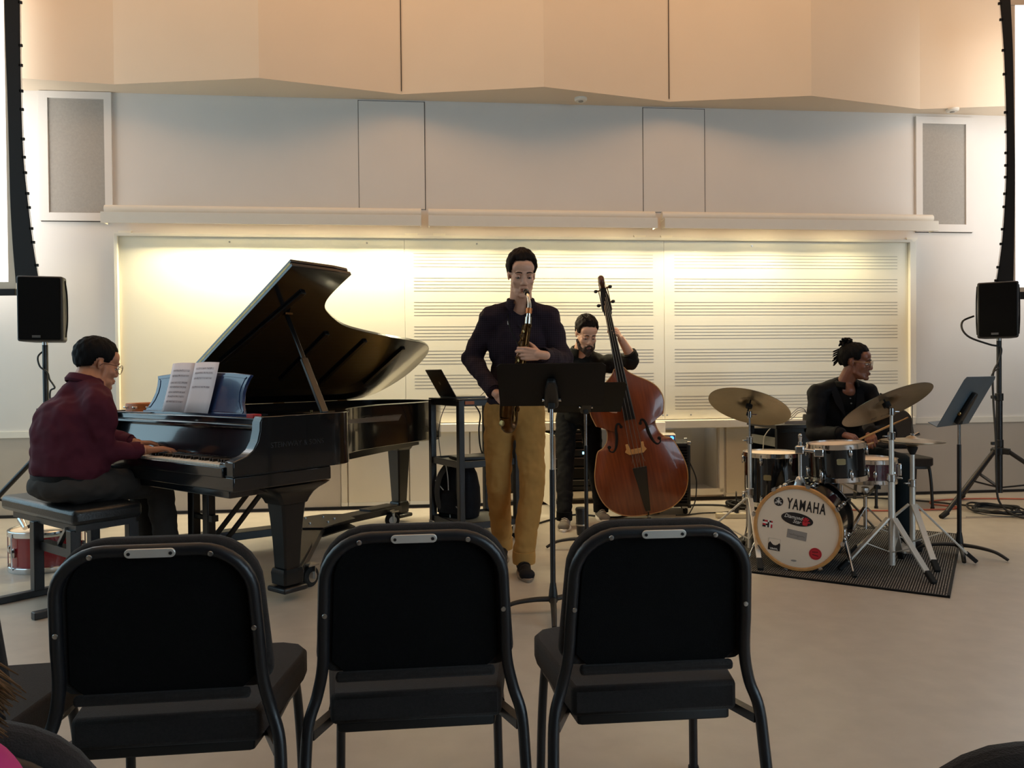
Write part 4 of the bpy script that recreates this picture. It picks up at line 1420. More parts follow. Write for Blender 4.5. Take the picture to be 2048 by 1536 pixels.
b.ribbon([(.029 * math.cos(R(t)), .029 * math.sin(R(t))) for t in range(0, 361, 12)], .0015, .0007, .0012, m1)
b.bar(m1 @ V((-.018, .008, .001)), m1 @ V((.014, .012, .001)), .006, .0006).bar(m1 @ V((-.016, -.006, .001)), m1 @ V((.018, -.010, .001)), .006, .0006)
b.done('round_print', mt('deep_red_print', '6d0f18', .5), s1)
m1 = on_head(-.02, -.187)
MB().prism([(.016 * math.cos(R(t)), .005 * math.sin(R(t))) for t in range(0, 360, 20)], 0, .0006, m1).done('maker_mark', GREYP, kd)
# spurs
for s, sp in ((1, (.43, -.245, .10)), (-1, (-.36, -.245, -.14))):
    p0 = V((s * r * .98, -.03, -.16))
    p1 = V((s * .30, -.235, -.02 if s > 0 else -.05))
    q = MB().cyl(p0, p0 + (p1 - p0) * .6, .011, .011, 12).done('spur', CHROME, kd)
    MB().cyl(p0 + (p1 - p0) * .55, p1, .0075, .0065, 10).done('spur_rod', CHROME, q)
    MB().cyl(p0 + (p1 - p0) * .92, p1 + (p1 - p0) * .03, .013, .014, 10).done('rubber_foot', RUB, q)
    MB().box(p0, (.03, .05, .06)).done('spur_bracket', CHROME, q, bevel=.006)
# tom post on top of the shell
tp = MB()
tp.loft([[(x, r + zz, y - .10) for x, y in rect_round(hx, hx, .008, 2)] for zz, hx in ((-.01, .034), (.02, .03), (.055, .02), (.06, .016))])
tp.cyl((0, r + .05, -.10), (0, r + .26, -.10), .0125, .0125, 14)
tp.cyl((0, r + .26, -.10), (0, r + .29, -.10), .008, .012, 10).ell((0, r + .3, -.10), (.012, .01, .012), u=10, v=8)
po = tp.done('tom_post', CHROME, kd)
MB().box((0, r + .215, -.10), (.05, .05, .05)).done('post_clamp', CHROME, po, bevel=.008)
MB().cyl((0, r + .215, -.10), (.12, r + .20, -.14), .012, .012, 10).done('tom_arm', CHROME, po)
MB().box((.1, r + .2, -.125), (.055, .05, .045)).done('arm_clamp', CHROME, po, bevel=.008)
# kick pedal behind
kp = thing('kick_pedal', 'chrome bass drum pedal behind the bass drum', 'pedal', mat=M.Translation(KM @ V((0, -.245 + 0, -.45))) @ M.Rotation(math.atan2(ka.y, ka.x), 4, 'Z'))
MB().bar((.02, 0, .02), (.28, 0, .02), .08, .012).done('base_plate', STEEL, kp)
MB().bar((.04, 0, .09), (.27, 0, .035), .07, .012).done('footboard', ALU, kp, bevel=.003)
b = MB()
for s in (-1, 1):
    b.bar((.02, s * .055, .02), (.02, s * .055, .22), .016, .022)
b.cyl((.02, -.07, .22), (.02, .07, .22), .009, .009, 10)
b.done('tower', CHROME, kp)
MB().tube([(.02, 0, .22), (-.0, 0, .36)], .005, 8).cyl((-.018, 0, .37), (.022, 0, .365), .022, .022, 14).done('beater', CHROME, kp)

TA = lambda p: math.atan2(-p[1], -p[0])
drum('rack_tom', 'small black rack tom with chrome hoops mounted above the bass drum', (1.955, 4.62, .508), .158, .215, SHELL, 6, badge_a=R(-104), a0=R(-145), tilt=M.Rotation(R(-3), 4, 'Y'))
ft = drum('floor_tom', 'large black floor tom on three legs left of the bass drum', (1.745, 5.17, .27), .178, .345, SHELL, 6, badge_a=R(-118), a0=R(-70))
for a in (200, 320, 80):
    d = V((math.cos(R(a)), math.sin(R(a)), 0))
    q = MB().tube(spl([d * .205 + V((0, 0, .2)), d * .205 + V((0, 0, -.1)), d * .215 + V((0, 0, -.18)), d * .235 + V((0, 0, -.24))], 4), .0055, 8).done('leg', CHROME, ft)
    MB().cyl(d * .23 + V((0, 0, -.235)), d * .24 + V((0, 0, -.258)), .013, .015, 10).done('rubber_foot', RUB, q)
    MB().box(d * .195 + V((0, 0, .08)), (.03, .03, .06), rz=R(a)).done('leg_bracket', CHROME, q, bevel=.006)
sn = drum('snare_drum', 'dark red sparkle snare drum with chrome hoops behind the rack tom', (2.30, 4.985, .44), .172, .15, REDS, 8, a0=R(-100), split=False, badge_a=R(-60))
MB().box((.172, -.07, .08), (.03, .03, .08), rz=R(-25)).done('strainer', CHROME, sn, bevel=.006)
ss = thing('snare_stand', 'chrome snare stand with folding basket under the red snare', 'stand', loc=(2.28, 4.97, RZ))
MB().cyl((0, 0, .12), (0, 0, .36), .0125, .0125, 12).done('tube', CHROME, ss)
for a in (30, 150, 270):
    d = V((math.cos(R(a)), math.sin(R(a)), 0))
    MB().bar(V((0, 0, .33)), d * .15 + V((0, 0, .41)), .016, .008).done('basket_arm', CHROME, ss)
    MB().box(d * .165 + V((0, 0, .415)), (.03, .03, .02), rz=R(a)).done('basket_tip', RUB, ss)
    d2 = V((math.cos(R(a + 60)), math.sin(R(a + 60)), 0))
    q = MB().bar(V((0, 0, .26)) + d2 * .012, d2 * .26 + V((0, 0, .015)), .02, .008).done('leg', CHROME, ss)
    MB().bar(V((0, 0, .13)), d2 * .15 + V((0, 0, .125)), .014, .005).done('leg_brace', CHROME, q)
    MB().cyl(d2 * .245 + V((0, 0, .028)), d2 * .275 + V((0, 0, .004)), .013, .015, 8).done('rubber_foot', RUB, q)
MB().box((0, 0, .37), (.04, .04, .05)).done('tilter', CHROME, ss, bevel=.008)
MB().bar((-.05, 0, .35), (.05, 0, .35), .02, .012).done('wing_nut', RUB, ss)


def tripod_stand(t, hub, legs, wide=.028, slim=.006, brace_z=.1):
    for a, r_ in legs:
        d = V((math.cos(R(a)), math.sin(R(a)), 0))
        n = V((-d.y, d.x, 0))
        q = MB().bar(d * .02 + V((0, 0, hub)), d * (r_ - .05) + V((0, 0, .05)), wide, .012, up=(0, 0, 1)).done('leg', ALU, t, bevel=.002)
        MB().bar(d * (r_ - .055) + V((0, 0, .055)), d * r_ + V((0, 0, .004)), .034, .024, up=(0, 0, 1)).done('rubber_foot', RUB, q, bevel=.005)
        MB().bar(V((0, 0, brace_z)), d * (r_ * .52) + V((0, 0, hub * .5 + .01)), .018, .004, up=(0, 0, 1)).done('leg_brace', ALU, q)


def clampc(t, z, nm='clamp', rz=0, r_=.02):
    q = MB().cyl((0, 0, z - .022), (0, 0, z + .022), r_, r_, 16).done(nm, CHROME, t, bevel=.003)
    d = V((math.cos(rz), math.sin(rz), 0))
    MB().bar(d * r_ + V((0, 0, z)), d * (r_ + .03) + V((0, 0, z)), .02, .008).done('wing_screw', CHROME, q, bevel=.002)


def cymbal(name, lab, mat, rad, bm_, bell=.16, rise=.03):
    t = thing(name, lab, 'cymbal', mat=bm_)
    k = rad
    prof = [(k, 0), (k * .96, .003), (k * .7, rise * .42), (k * .4, rise * .72), (k * .22, rise * .86), (k * .17, rise * 1.3), (k * .1, rise * 1.62), (.006, rise * 1.72)]
    pr = prof + [(a, z - .0022) for a, z in prof[::-1]]
    b = MB()
    b.lathe(pr, 64)
    b.done('bow', mat, t, angle=50)
    return t


# left crash
cs_ = thing('cymbal_stand', 'chrome cymbal stand under the left crash cymbal', 'stand', loc=(1.475, 4.78, RZ))
MB().cyl((0, 0, .05), (0, 0, .38), .0155, .0155, 14).done('lower_tube', ALU, cs_)
MB().cyl((0, 0, .36), (0, 0, .72), .0125, .0125, 14).done('middle_tube', ALU, cs_)
MB().cyl((0, 0, .70), (0, 0, .875), .0065, .0065, 10).done('upper_rod', CHROME, cs_)
tripod_stand(cs_, .36, ((262, .36), (150, .40), (72, .38)))
clampc(cs_, .40, rz=R(200), r_=.024)
clampc(cs_, .72, rz=R(200), r_=.02)
clampc(cs_, .88, nm='tilter', rz=R(340), r_=.015)


def cym_mat(c, n):
    return zdir(c, n, (0, 1, 0))


nL = V((.34, .36, .87)).normalized()
cL = V((1.483, 4.80, .955))
cymbal('crash_cymbal', 'left bronze crash cymbal tilted away above the floor tom', BRONZE, .252, cym_mat(cL - nL * .02, nL))
MB().cyl(cL - nL * .08, cL + nL * .06, .005, .005, 8).cyl(cL - nL * .028, cL - nL * .006, .02, .02, 14).cyl(cL + nL * .035, cL + nL * .05, .014, .014, 10).done('cymbal_sleeve', RUB, cs_, world=True)
# ride
rs = thing('cymbal_stand', 'chrome double-braced cymbal stand under the right ride cymbal', 'stand', loc=(2.17, 4.40, RZ))
MB().cyl((0, 0, .03), (0, 0, .52), .0185, .0185, 16).done('lower_tube', ALU, rs)
MB().cyl((0, 0, .5), (0, 0, .76), .014, .014, 14).done('middle_tube', ALU, rs)
MB().cyl((0, 0, .74), (0, 0, .90), .0095, .0095, 12).done('upper_tube', ALU, rs)
tripod_stand(rs, .30, ((285, .31), (178, .30), (55, .33)), wide=.036)
clampc(rs, .53, rz=R(-20), r_=.026)
clampc(rs, .77, rz=R(190), r_=.021)
clampc(rs, .91, nm='tilter', rz=R(10), r_=.016)
nR = V((-.26, .44, .86)).normalized()
cR = V((2.155, 4.44, .972))
rc = cymbal('ride_cymbal', 'right bronze ride cymbal with a dark printed mark tilted in front of the drummer', BRONZE, .262, cym_mat(cR - nR * .02, nR))
MB().cyl(cR - nR * .08, cR + nR * .06, .005, .005, 8).cyl(cR - nR * .03, cR - nR * .004, .022, .022, 14).cyl(cR + nR * .035, cR + nR * .05, .014, .014, 10).done('cymbal_sleeve', RUB, rs, world=True)
# print on the underside of the ride
ym = FR[rc.name]
xl = ym.to_3x3() @ V((1, 0, 0))
dn = (V((.25, 1, -.2)) - nR * V((.25, 1, -.2)).dot(nR)).normalized()
rt = dn.cross(nR)
if rt.x < 0:
    rt = -rt
pc = cR - nR * .024 + dn * .165
pm_ = frame(pc, rt, -dn, rt.cross(-dn))
PRINTK = mt('cymbal_print', '2e2418', .5)
text('printed_mark', 'K', .06, PRINTK, rc, pm_ @ M.Translation((-.06, 0, .004)), .0003, bold=.001, world=True)
text('printed_mark', 'custom', .04, PRINTK, rc, pm_ @ M.Translation((.04, .006, .004)), .0003, bold=.0006, world=True)
# hi-hat
hh = thing('hi_hat_stand', 'chrome hi-hat stand with pedal right of the drummer', 'stand', loc=(2.43, 4.67, RZ))
MB().cyl((0, 0, .03), (0, 0, .47), .016, .016, 14).done('lower_tube', ALU, hh)
MB().cyl((0, 0, .45), (0, 0, .665), .0135, .0135, 14).done('upper_tube', ALU, hh)
MB().cyl((0, 0, .66), (0, 0, .93), .003, .003, 8).done('pull_rod', CHROME, hh)
MB().lathe([(.012, .63), (.022, .65), (.03, .67), (.03, .68), (.012, .683)], 16).done('seat_cup', RUB, hh)
MB().cyl((0, 0, .715), (0, 0, .76), .012, .012, 12).cyl((.008, 0, .745), (.04, 0, .76), .008, .013, 8).done('clutch', CHROME, hh)
tripod_stand(hh, .33, ((-20, .34), (-95, .33), (160, .36)), wide=.034)
clampc(hh, .46, rz=R(190), r_=.023)
MB().bar((0, .02, .03), (.03, .26, .03), .08, .012).done('pedal', ALU, hh)
cymbal('hi_hat_cymbal', 'lower hi-hat cymbal on the hi-hat stand', BRONZL, .18, M.Translation((2.43, 4.67, RZ + .712)) @ M.Rotation(math.pi, 4, 'X'), rise=.02)
cymbal('hi_hat_cymbal', 'upper hi-hat cymbal on the hi-hat stand', BRONZL, .18, M.Translation((2.43, 4.67, RZ + .716)) @ M.Rotation(R(1.5), 4, 'Y'), rise=.02)
# throne
th = thing('drum_throne', 'black round drum throne under the drummer', 'stool', loc=(2.36, 5.52, 0))
MB().lathe([(0, .43), (.15, .43), (.165, .44), (.165, .49), (.15, .505), (0, .505)], 32).done('seat', BLKP, th)
MB().cyl((0, 0, .15), (0, 0, .43), .014, .014, 12).done('tube', CHROME, th)
for a in (90, 210, 330):
    d = V((math.cos(R(a)), math.sin(R(a)), 0))
    MB().bar(d * .02 + V((0, 0, .26)), d * .25 + V((0, 0, .015)), .028, .012).done('leg', CHROME, th)

# ------------------------------------------------------------------ audience chairs
def make_chair(lab, group=None):
    t = thing('music_chair', lab, 'chair', group=group)
    LB = R(9)
    bm_ = M.Translation((0, -.205, .475)) @ M.Rotation(LB, 4, 'X')    # local x across, z up the back, -y towards the audience
    rot = M(((1, 0, 0, 0), (0, 0, 1, 0), (0, 1, 0, 0), (0, 0, 0, 1)))
    def outl(hb, ht, h, r_, y0=0):
        o = [(hb - .03, y0), (hb, y0 + .03)]
        for k in range(8):
            a = R(90 * k / 7)
            o.append((ht - r_ + r_ * math.cos(a), h - r_ + r_ * math.sin(a)))
        return o + [(-x, y) for x, y in o[::-1]]
    MB().prism(outl(.226, .212, .344, .115), .0, .045, bm_ @ rot).done('back_cushion', FABB, t, bevel=.018, seg=3)
    MB().prism(outl(.19, .18, .325, .10, .005), -.006, .004, bm_ @ rot).done('back_panel', FABI, t, bevel=.003)
    MB().box((0, -.012, -.0), (.36, .022, .022), mat=bm_).done('lower_edge', FABB, t, bevel=.008)
    loop = []
    for k in range(9):
        a = R(90 * k / 8)
        loop.append(bm_ @ V((.198 - .105 + .105 * math.cos(a), -.014, .328 - .105 + .105 * math.sin(a))))
    side = [V((.252, -.30, .0)), V((.25, -.275, .12)), V((.246, -.243, .27)), V((.240, -.225, .37)), V((.222, -.212, .43)), bm_ @ V((.207, -.012, .03)), bm_ @ V((.203, -.014, .12))]
    full = spl(side, 5) + loop
    path = full + [V((-p.x, p.y, p.z)) for p in full[::-1]]
    MB().tube(path, .0135, 10).done('frame', BLKM, t)
    for x, z in ((.197, .155), (-.197, .155), (.118, .322), (-.118, .322)):
        MB().lathe([(0, 0), (.006, 0), (.005, .002), (0, .003)], 12, bm_ @ zdir((x, -.028, z), (0, -1, 0))).done('rivet', STEEL, t)
    pm = bm_ @ M.Translation((0, -.0265, .328)) @ rot
    pl = MB().prism([(x, y) for x, y in rect_round(.05, .0095, .0094, 5)], -.005, -.0, pm).done('name_plate', ALU, t, bevel=.002)
    for s in (-1, 1):
        MB().cyl(pm @ V((s * .041, 0, -.005)), pm @ V((s * .041, 0, -.0065)), .0035, .0035, 10).done('plate_screw', BLKM, pl)
    seat = []
    for hx, yy in ((.185, -.205), (.195, -.20), (.24, .12), (.24, .17), (.215, .215), (.17, .235)):
        seat.append((hx, yy))
    poly = seat + [(-x, y) for x, y in seat[::-1]]
    MB().prism(poly, .358, .428).done('seat', FABB, t, bevel=.02, seg=3)
    MB().prism([(x * .93, y * .95) for x, y in poly], .335, .36).done('seat_pan', BLKP, t, bevel=.004)
    for s in (-1, 1):
        MB().tube(spl([(s * .2, -.1, .35), (s * .21, .12, .347), (s * .212, .165, .325), (s * .218, .19, .18), (s * .222, .20, 0)], 5), .0125, 10).done('front_leg', BLKM, t)
        MB().bar((s * .238, -.222, .347), (s * .19, -.1, .347), .022, .022).done('side_bracket', BLKM, t)
        for y, x in ((-.30, .252), (.20, .222)):
            MB().cyl((s * x, y, 0), (s * x, y, .02), .017, .015, 10).done('glide', RUB, t)
    return t


def cm(x, y, deg):
    """chair matrix from the position of the middle of its backrest"""
    return M.Translation((x, y, 0)) @ M.Rotation(R(deg), 4, 'Z') @ M.Translation((0, .24, 0))


GC = 'black music chairs of the audience'
ch = make_chair('left black music chair of the three whose backs face us', GC)
ch.matrix_world = cm(-.745, 1.605, 6.5)
FR[ch.name] = ch.matrix_world.copy()
dup(ch, cm(-.222, 1.72, 6.0), 'middle black music chair of the three whose backs face us')
dup(ch, cm(.33, 1.745, 5.0), 'right black music chair of the three whose backs face us')
dup(ch, cm(-1.24, 1.47, 10), 'black music chair cut off by the left edge, left of the left chair')
dup(ch, cm(-.615, .71, 12), 'black music chair of the nearest row at the bottom left corner')
dup(ch, cm(.545, .672, 3), 'black music chair of the nearest row at the bottom right corner')
dup(ch, M.Translation((3.30, 6.62, 0)) @ M.Rotation(R(172), 4, 'Z'), 'black music chair facing us behind the drummer', 'black music chair by the wall')

# ------------------------------------------------------------------ double bass
BX = M.Translation((1.045, 5.93, .065)) @ M.Rotation(R(-10.3), 4, 'Y') @ M.Rotation(R(-5), 4, 'X') @ M.Rotation(R(-6), 4, 'Z')
db = thing('double_bass', 'reddish brown double bass held upright by the bassist', 'double bass', mat=BX)
half = [(0, .0), (.10, .004), (.20, .03), (.285, .09), (.335, .17), (.357, .27), (.35, .36), (.325, .45), (.303, .515), (.285, .545)]
cb = [(.245, .56), (.208, .60), (.19, .66), (.192, .70), (.215, .74), (.24, .752)]
up_ = [(.262, .738), (.275, .78), (.288, .84), (.282, .90), (.25, .965), (.19, 1.02), (.12, 1.065), (.065, 1.11), (.04, 1.15)]
hs = [(p.x, p.y) for p in spl([(a, c, 0) for a, c in half], 4)] + [(p.x, p.y) for p in spl([(a, c, 0) for a, c in cb], 4)] + [(p.x, p.y) for p in spl([(a, c, 0) for a, c in up_], 4)]
outl_ = hs + [(-x, y) for x, y in hs[::-1][:-1]]
XZ = M(((1, 0, 0, 0), (0, 0, 1, 0), (0, 1, 0, 0), (0, 0, 0, 1)))     # (x, along, depth)
MB().prism([(x * .975, .012 + y * .978) for x, y in outl_], .0, .19, XZ).done('ribs', BASSL, db)


def plate(off, sgn):
    bm_ = MB()
    rings = []
    for s, d in ((1, 0.0), (1, .008), (.96, .012), (.82, .026), (.6, .04), (.35, .05), (.12, .053)):
        cy = .55
        ring = []
        for x, y in outl_:
            yy = cy + (y - cy) * (1 - (1 - s) * .72)
            ring.append(V((x * s, off + sgn * d, yy)))
        rings.append(ring)
    bv = [[bm_.bm.verts.new(p) for p in r_] for r_ in rings]
    n = len(outl_)
    for A, B in zip(bv, bv[1:]):
        for i in range(n):
            bm_.bm.faces.new((A[i], A[(i + 1) % n], B[(i + 1) % n], B[i]))
    bm_.bm.faces.new(bv[-1])
    bm_.bm.faces.new(bv[0][::-1])
    return bm_


fp_ = plate(.0, -1).done('front_plate', BASSW, db, angle=60)
plate(.19, 1).done('back_plate', BASSW, db, angle=60)
MB().tube([(x * .997, -.006, y) for x, y in outl_], .005, 6, closed=True).done('edge_binding', BASSL, db)
FH = mt('f_hole_black', '090504', .9)
for s in (-1, 1):
    pts = spl([(s * .075, -.05, .70), (s * .085, -.05, .725), (s * .105, -.047, .72), (s * .118, -.045, .68), (s * .125, -.043, .62), (s * .145, -.039, .55), (s * .172, -.035, .52), (s * .198, -.030, .535), (s * .195, -.031, .56)], 6)
    rr = [.006 + .005 * math.sin(math.pi * i / (len(pts) - 1)) for i in range(len(pts))]
    b = MB()
    b.tube(pts, rr, 8, up=(0, 1, 0))
    b.ell(pts[0], (.013, .008, .013), u=10, v=6).ell(pts[-1], (.015, .008, .015), u=10, v=6)
    b.done('f_hole', FH, db)
MB().prism([(-.07, 0), (-.05, 0), (-.04, .045), (.04, .045), (.05, 0), (.07, 0), (.07, .04), (.085, .06), (.055, .085), (-.055, .085), (-.085, .06), (-.07, .04)], -.012, .006, M.Translation((0, -.055, .56)) @ M(((1, 0, 0, 0), (0, 0, 1, 0), (0, -1, 0, 0), (0, 0, 0, 1)))).done('bridge', MAPLE, db, bevel=.003)
tpz = [(.02, -.05, .03), (.028, -.075, .12), (.04, -.095, .25), (.055, -.11, .375)]
MB().loft([[(-a, y + .008, z), (a, y + .008, z), (a, y - .008, z), (-a, y - .008, z)] for a, y, z in tpz]).done('tailpiece', EBONY, db, bevel=.004)
MB().tube([(0, -.06, .03), (0, -.02, -.0), (0, .05, -.01)], .006, 8).done('tail_wire', BLKM, db)
MB().loft([[(-a, y, z), (a, y, z), (a * .8, y - .022, z), (-a * .8, y - .022, z)] for a, y, z in ((.046, -.105, .74), (.024, -.03, 1.60))]).done('fingerboard', EBONY, db, bevel=.004)
MB().loft([[(a * math.cos(R(k * 30)), y + a * .9 * math.sin(R(k * 30)), z) for k in range(12)] for a, y, z in ((.05, .03, 1.10), (.032, -.01, 1.17), (.026, -.012, 1.4), (.026, -.01, 1.6))]).done('neck', BASSW, db)
pb = MB()
pb.loft([[(-a, y - d, z), (a, y - d, z), (a, y + d, z), (-a, y + d, z)] for a, y, z, d in ((.030, -.012, 1.58, .02), (.036, -.008, 1.65, .026), (.030, .0, 1.74, .024), (.020, -.002, 1.80, .018))])
pb.done('peg_box', EBONY, db, bevel=.004)
sc_ = spl([(0, .0, 1.79), (0, .015, 1.83), (0, .005, 1.865), (0, -.025, 1.875), (0, -.045, 1.85), (0, -.035, 1.825), (0, -.015, 1.83), (0, -.018, 1.848)], 5)
MB().tube(sc_, [.03 - .012 * i / len(sc_) for i in range(len(sc_))], 10).done('scroll', mt('scroll_wood', '4a1f10', .35), db)
for k, (s, z) in enumerate(((-1, 1.785), (1, 1.80), (-1, 1.67), (1, 1.68))):
    q = MB().cyl((s * .02, 0, z), (s * .048, .0, z), .006, .006, 8).done('tuner_shaft', BRASS, db)
    MB().ell((s * .058, 0, z), (.017, .008, .014), u=10, v=8).done('tuner_key', EBONY, q)
    MB().lathe([(0, -.004), (.016, -.004), (.016, .004), (0, .004)], 14, zdir((s * .036, .028, z - .01), (s, 0, 0))).done('tuner_gear', BRASSL, q)
for k in range(4):
    x = -.03 + .02 * k
    b = MB()
    b.tube([(x * 1.1, -.118, .37), (x * 1.5, -.15, .572), (x * .62, -.068, 1.605), (x * .5, -.03, 1.66 + .03 * k)], .0021, 6)
    b.done('string', STRING, db)
for k, x in enumerate((-.05, 0, .05)):
    MB().tube([(x * .4, -.118, .5 + .01 * k), (x, -.13, .41)], .0012, 6).done('string_winding', STRING, db)
MB().cyl((0, .095, -.09), (0, .095, .0), .007, .009, 10).done('endpin', STEEL, db)
MB().cyl((0, .095, -.068), (0, .095, -.04), .013, .016, 10).done('endpin_tip', RUB, db)
MB().cyl((0, .095, -.02), (0, .095, .015), .018, .022, 14).done('endpin_collar', BLKM, db)

for s in (-1, 1):
    MB().box((s * .036, .0, 1.70), (.006, .045, .17)).done('tuner_plate', BRASS, db, bevel=.002)

# ------------------------------------------------------------------ saxophone
SX = thing('saxophone', 'aged brass alto saxophone with silver neck played by the standing man', 'saxophone', loc=(.0, 4.2, .86))
nk = spl([(.076, 4.335, 1.632), (.082, 4.29, 1.617), (.092, 4.25, 1.588), (.099, 4.225, 1.545), (.097, 4.215, 1.50), (.092, 4.212, 1.462)], 6)
MB().tube(nk[:11], [.008 + .006 * i / 10 for i in range(11)], 12).done('mouthpiece', EBONY, SX, world=True)
MB().cyl(nk[4], nk[7], .0145, .016, 12).done('ligature', SILV, SX, world=True)
MB().tube(nk[9:], [.0075 + .006 * i / len(nk[9:]) for i in range(len(nk[9:]))], 12).done('neck', SILV, SX, world=True)
MB().cyl(nk[-9], nk[-5], .0165, .0165, 10).done('octave_key', mt('orange_lacquer', 'c8743a', .3, .5), SX, world=True)
MB().cyl(nk[-2], V((.090, 4.212, 1.43)), .017, .0175, 14).done('neck_collar', SILV, SX, world=True)
bt = [V((.090, 4.212, 1.435)), V((.064, 4.20, 1.28)), V((.030, 4.19, 1.10)), V((.0, 4.185, .955))]
bt = spl(bt, 8)
MB().tube(bt, [.0145 + .0165 * i / (len(bt) - 1) for i in range(len(bt))], 18).done('body_tube', BRASS, SX, world=True)
bow = spl([(.004, 4.185, .955), (.0, 4.182, .905), (-.010, 4.165, .872), (-.024, 4.13, .868), (-.033, 4.10, .89), (-.035, 4.085, .93)], 5)
MB().tube(bow, [.029 + .004 * i / len(bow) for i in range(len(bow))], 18).done('bow', BRASS, SX, world=True)
bl = spl([(-.035, 4.085, .93), (-.027, 4.07, 1.02), (-.018, 4.05, 1.09), (-.010, 4.025, 1.13)], 5)
MB().tube(bl, [.033 + .001 * i + (.016 * max(0, (i - 8) / 7) ** 2) for i in range(len(bl))], 24).done('bell', BRASS, SX, world=True)


def along(path, t):
    i = t * (len(path) - 1)
    k = min(int(i), len(path) - 2)
    p = path[k].lerp(path[k + 1], i - k)
    return p, (path[k + 1] - path[k]).normalized()


rnd = random.Random(11)
for k in range(13):
    t = .06 + .9 * k / 12
    p, d = along(bt, t)
    side_ = V((-.75 if k % 3 else .7, -.65, 0)).normalized()
    rad = .0145 + .0165 * t
    c = p + side_ * (rad + .006)
    q = MB().lathe([(0, -.002), (.009 + .006 * t, -.002), (.010 + .006 * t, .002), (0, .005)], 14, zdir(c, side_)).done('key_cup', BRASSL if k % 2 else BRASS, SX, world=True)
    MB().tube([c + side_ * .004, c + side_ * .008 + d * .02 + V((-.012, 0, 0)), p + side_ * (rad + .008) + d * .045], .0022, 6).done('key_arm', BRASSL, q, world=True)
for off in ((-.024, -.016), (-.03, -.002), (.022, -.018)):
    pts = []
    for t in (.04, .3, .6, .95):
        p, d = along(bt, t)
        pts.append(p + V((off[0], off[1], 0)) * (.8 + .6 * t))
    MB().tube(pts, .0026, 6).done('key_rod', BRASSL, SX, world=True)
for k in range(4):
    p, d = along(bow, .2 + .2 * k)
    MB().lathe([(0, -.002), (.015, -.002), (.017, .003), (0, .006)], 14, zdir(p + V((-.5, -.8, .1)).normalized() * .04, (-.5, -.8, .1))).done('key_cup', BRASSL, SX, world=True)
MB().tube(spl([(-.03, 4.15, .9), (-.045, 4.06, .95), (-.04, 4.03, 1.02)], 4), .0025, 6).done('key_guard', BRASSL, SX, world=True)

# ------------------------------------------------------------------ people
def capsule(b, p0, p1, r0, r1, n=16):
    p0, p1 = V(p0), V(p1)
    L = (p1 - p0).length
    prof = [(0, -r0)]
    for k in range(1, 5):
        a = R(-90 + 22.5 * k)
        prof.append((r0 * math.cos(a), r0 * math.sin(a)))
    for k in range(0, 4):
        a = R(22.5 * k)
        prof.append((r1 * math.cos(a), L + r1 * math.sin(a)))
    prof.append((0, L + r1))
    b.lathe(prof, n, zdir(p0, p1 - p0) if L > 1e-6 else M.Translation(p0))


def blob(prims, voxel, smooth, dents=(), disp=0.0, dsize=.1):
    """one continuous surface from overlapping solids"""
    b = MB()
    for p in prims:
        if p[0] == 'c':
            capsule(b, *p[1:])
        else:
            rot = p[3] if len(p) > 3 else None
            m = M.Translation(V(p[1])) @ (rot if rot else M.Identity(4)) @ M.Diagonal((p[2][0], p[2][1], p[2][2], 1))
            bmesh.ops.create_uvsphere(b.bm, u_segments=24, v_segments=16, radius=1, matrix=m)
    bmesh.ops.recalc_face_normals(b.bm, faces=b.bm.faces)
    me = bpy.data.meshes.new('tmp')
    b.bm.to_mesh(me)
    b.bm.free()
    o = bpy.data.objects.new('tmp', me)
    COL.objects.link(o)
    rm_ = o.modifiers.new('r', 'REMESH')
    rm_.mode = 'VOXEL'
    rm_.voxel_size = voxel
    s = o.modifiers.new('s', 'SMOOTH')
    s.factor = .5
    s.iterations = smooth
    if disp:
        tx = bpy.data.textures.get('folds_%d' % int(dsize * 1000)) or bpy.data.textures.new('folds_%d' % int(dsize * 1000), 'CLOUDS')
        tx.noise_scale = dsize
        tx.noise_depth = 1
        d = o.modifiers.new('d', 'DISPLACE')
        d.texture = tx
        d.texture_coords = 'LOCAL'
        d.strength = disp
        d.mid_level = .5
    dg = bpy.context.evaluated_depsgraph_get()
    out = bpy.data.meshes.new_from_object(o.evaluated_get(dg))
    bpy.data.objects.remove(o)
    bpy.data.meshes.remove(me)
    if dents:
        n = len(out.vertices)
        co = np.empty(n * 3, 'f')
        out.vertices.foreach_get('co', co)
        co = co.reshape(-1, 3)
        for c, dvec, amp, sig in dents:
            d2 = ((co - np.array(c)) ** 2).sum(1)
            co += np.exp(-d2 / (2 * sig * sig))[:, None] * np.array(dvec)[None, :] * amp
        out.vertices.foreach_set('co', co.reshape(-1))
    return out


def solid(name, meshes, mat, parent):
    bm_ = bmesh.new()
    for me in meshes:
        bm_.from_mesh(me)
        bpy.data.meshes.remove(me)
    bmesh.ops.transform(bm_, matrix=FR[parent.name].inverted(), verts=bm_.verts)
    me = bpy.data.meshes.new(name)
    bm_.to_mesh(me)
    bm_.free()
    me.materials.clear()
    me.materials.append(mat)
    me.polygons.foreach_set('use_smooth', [True] * len(me.polygons))
    o = bpy.data.objects.new(name, me)
    COL.objects.link(o)
    o.parent = parent
    FR[o.name] = FR[parent.name]
    return o


def chain(pts, rr):
    return [('c', pts[i], pts[i + 1], rr[i], rr[i + 1]) for i in range(len(pts) - 1)]


FING = ((.027, .088, (.042, .025, .019)), (.009, .093, (.046, .029, .021)), (-.010, .088, (.042, .027, .020)), (-.027, .078, (.032, .021, .017)))


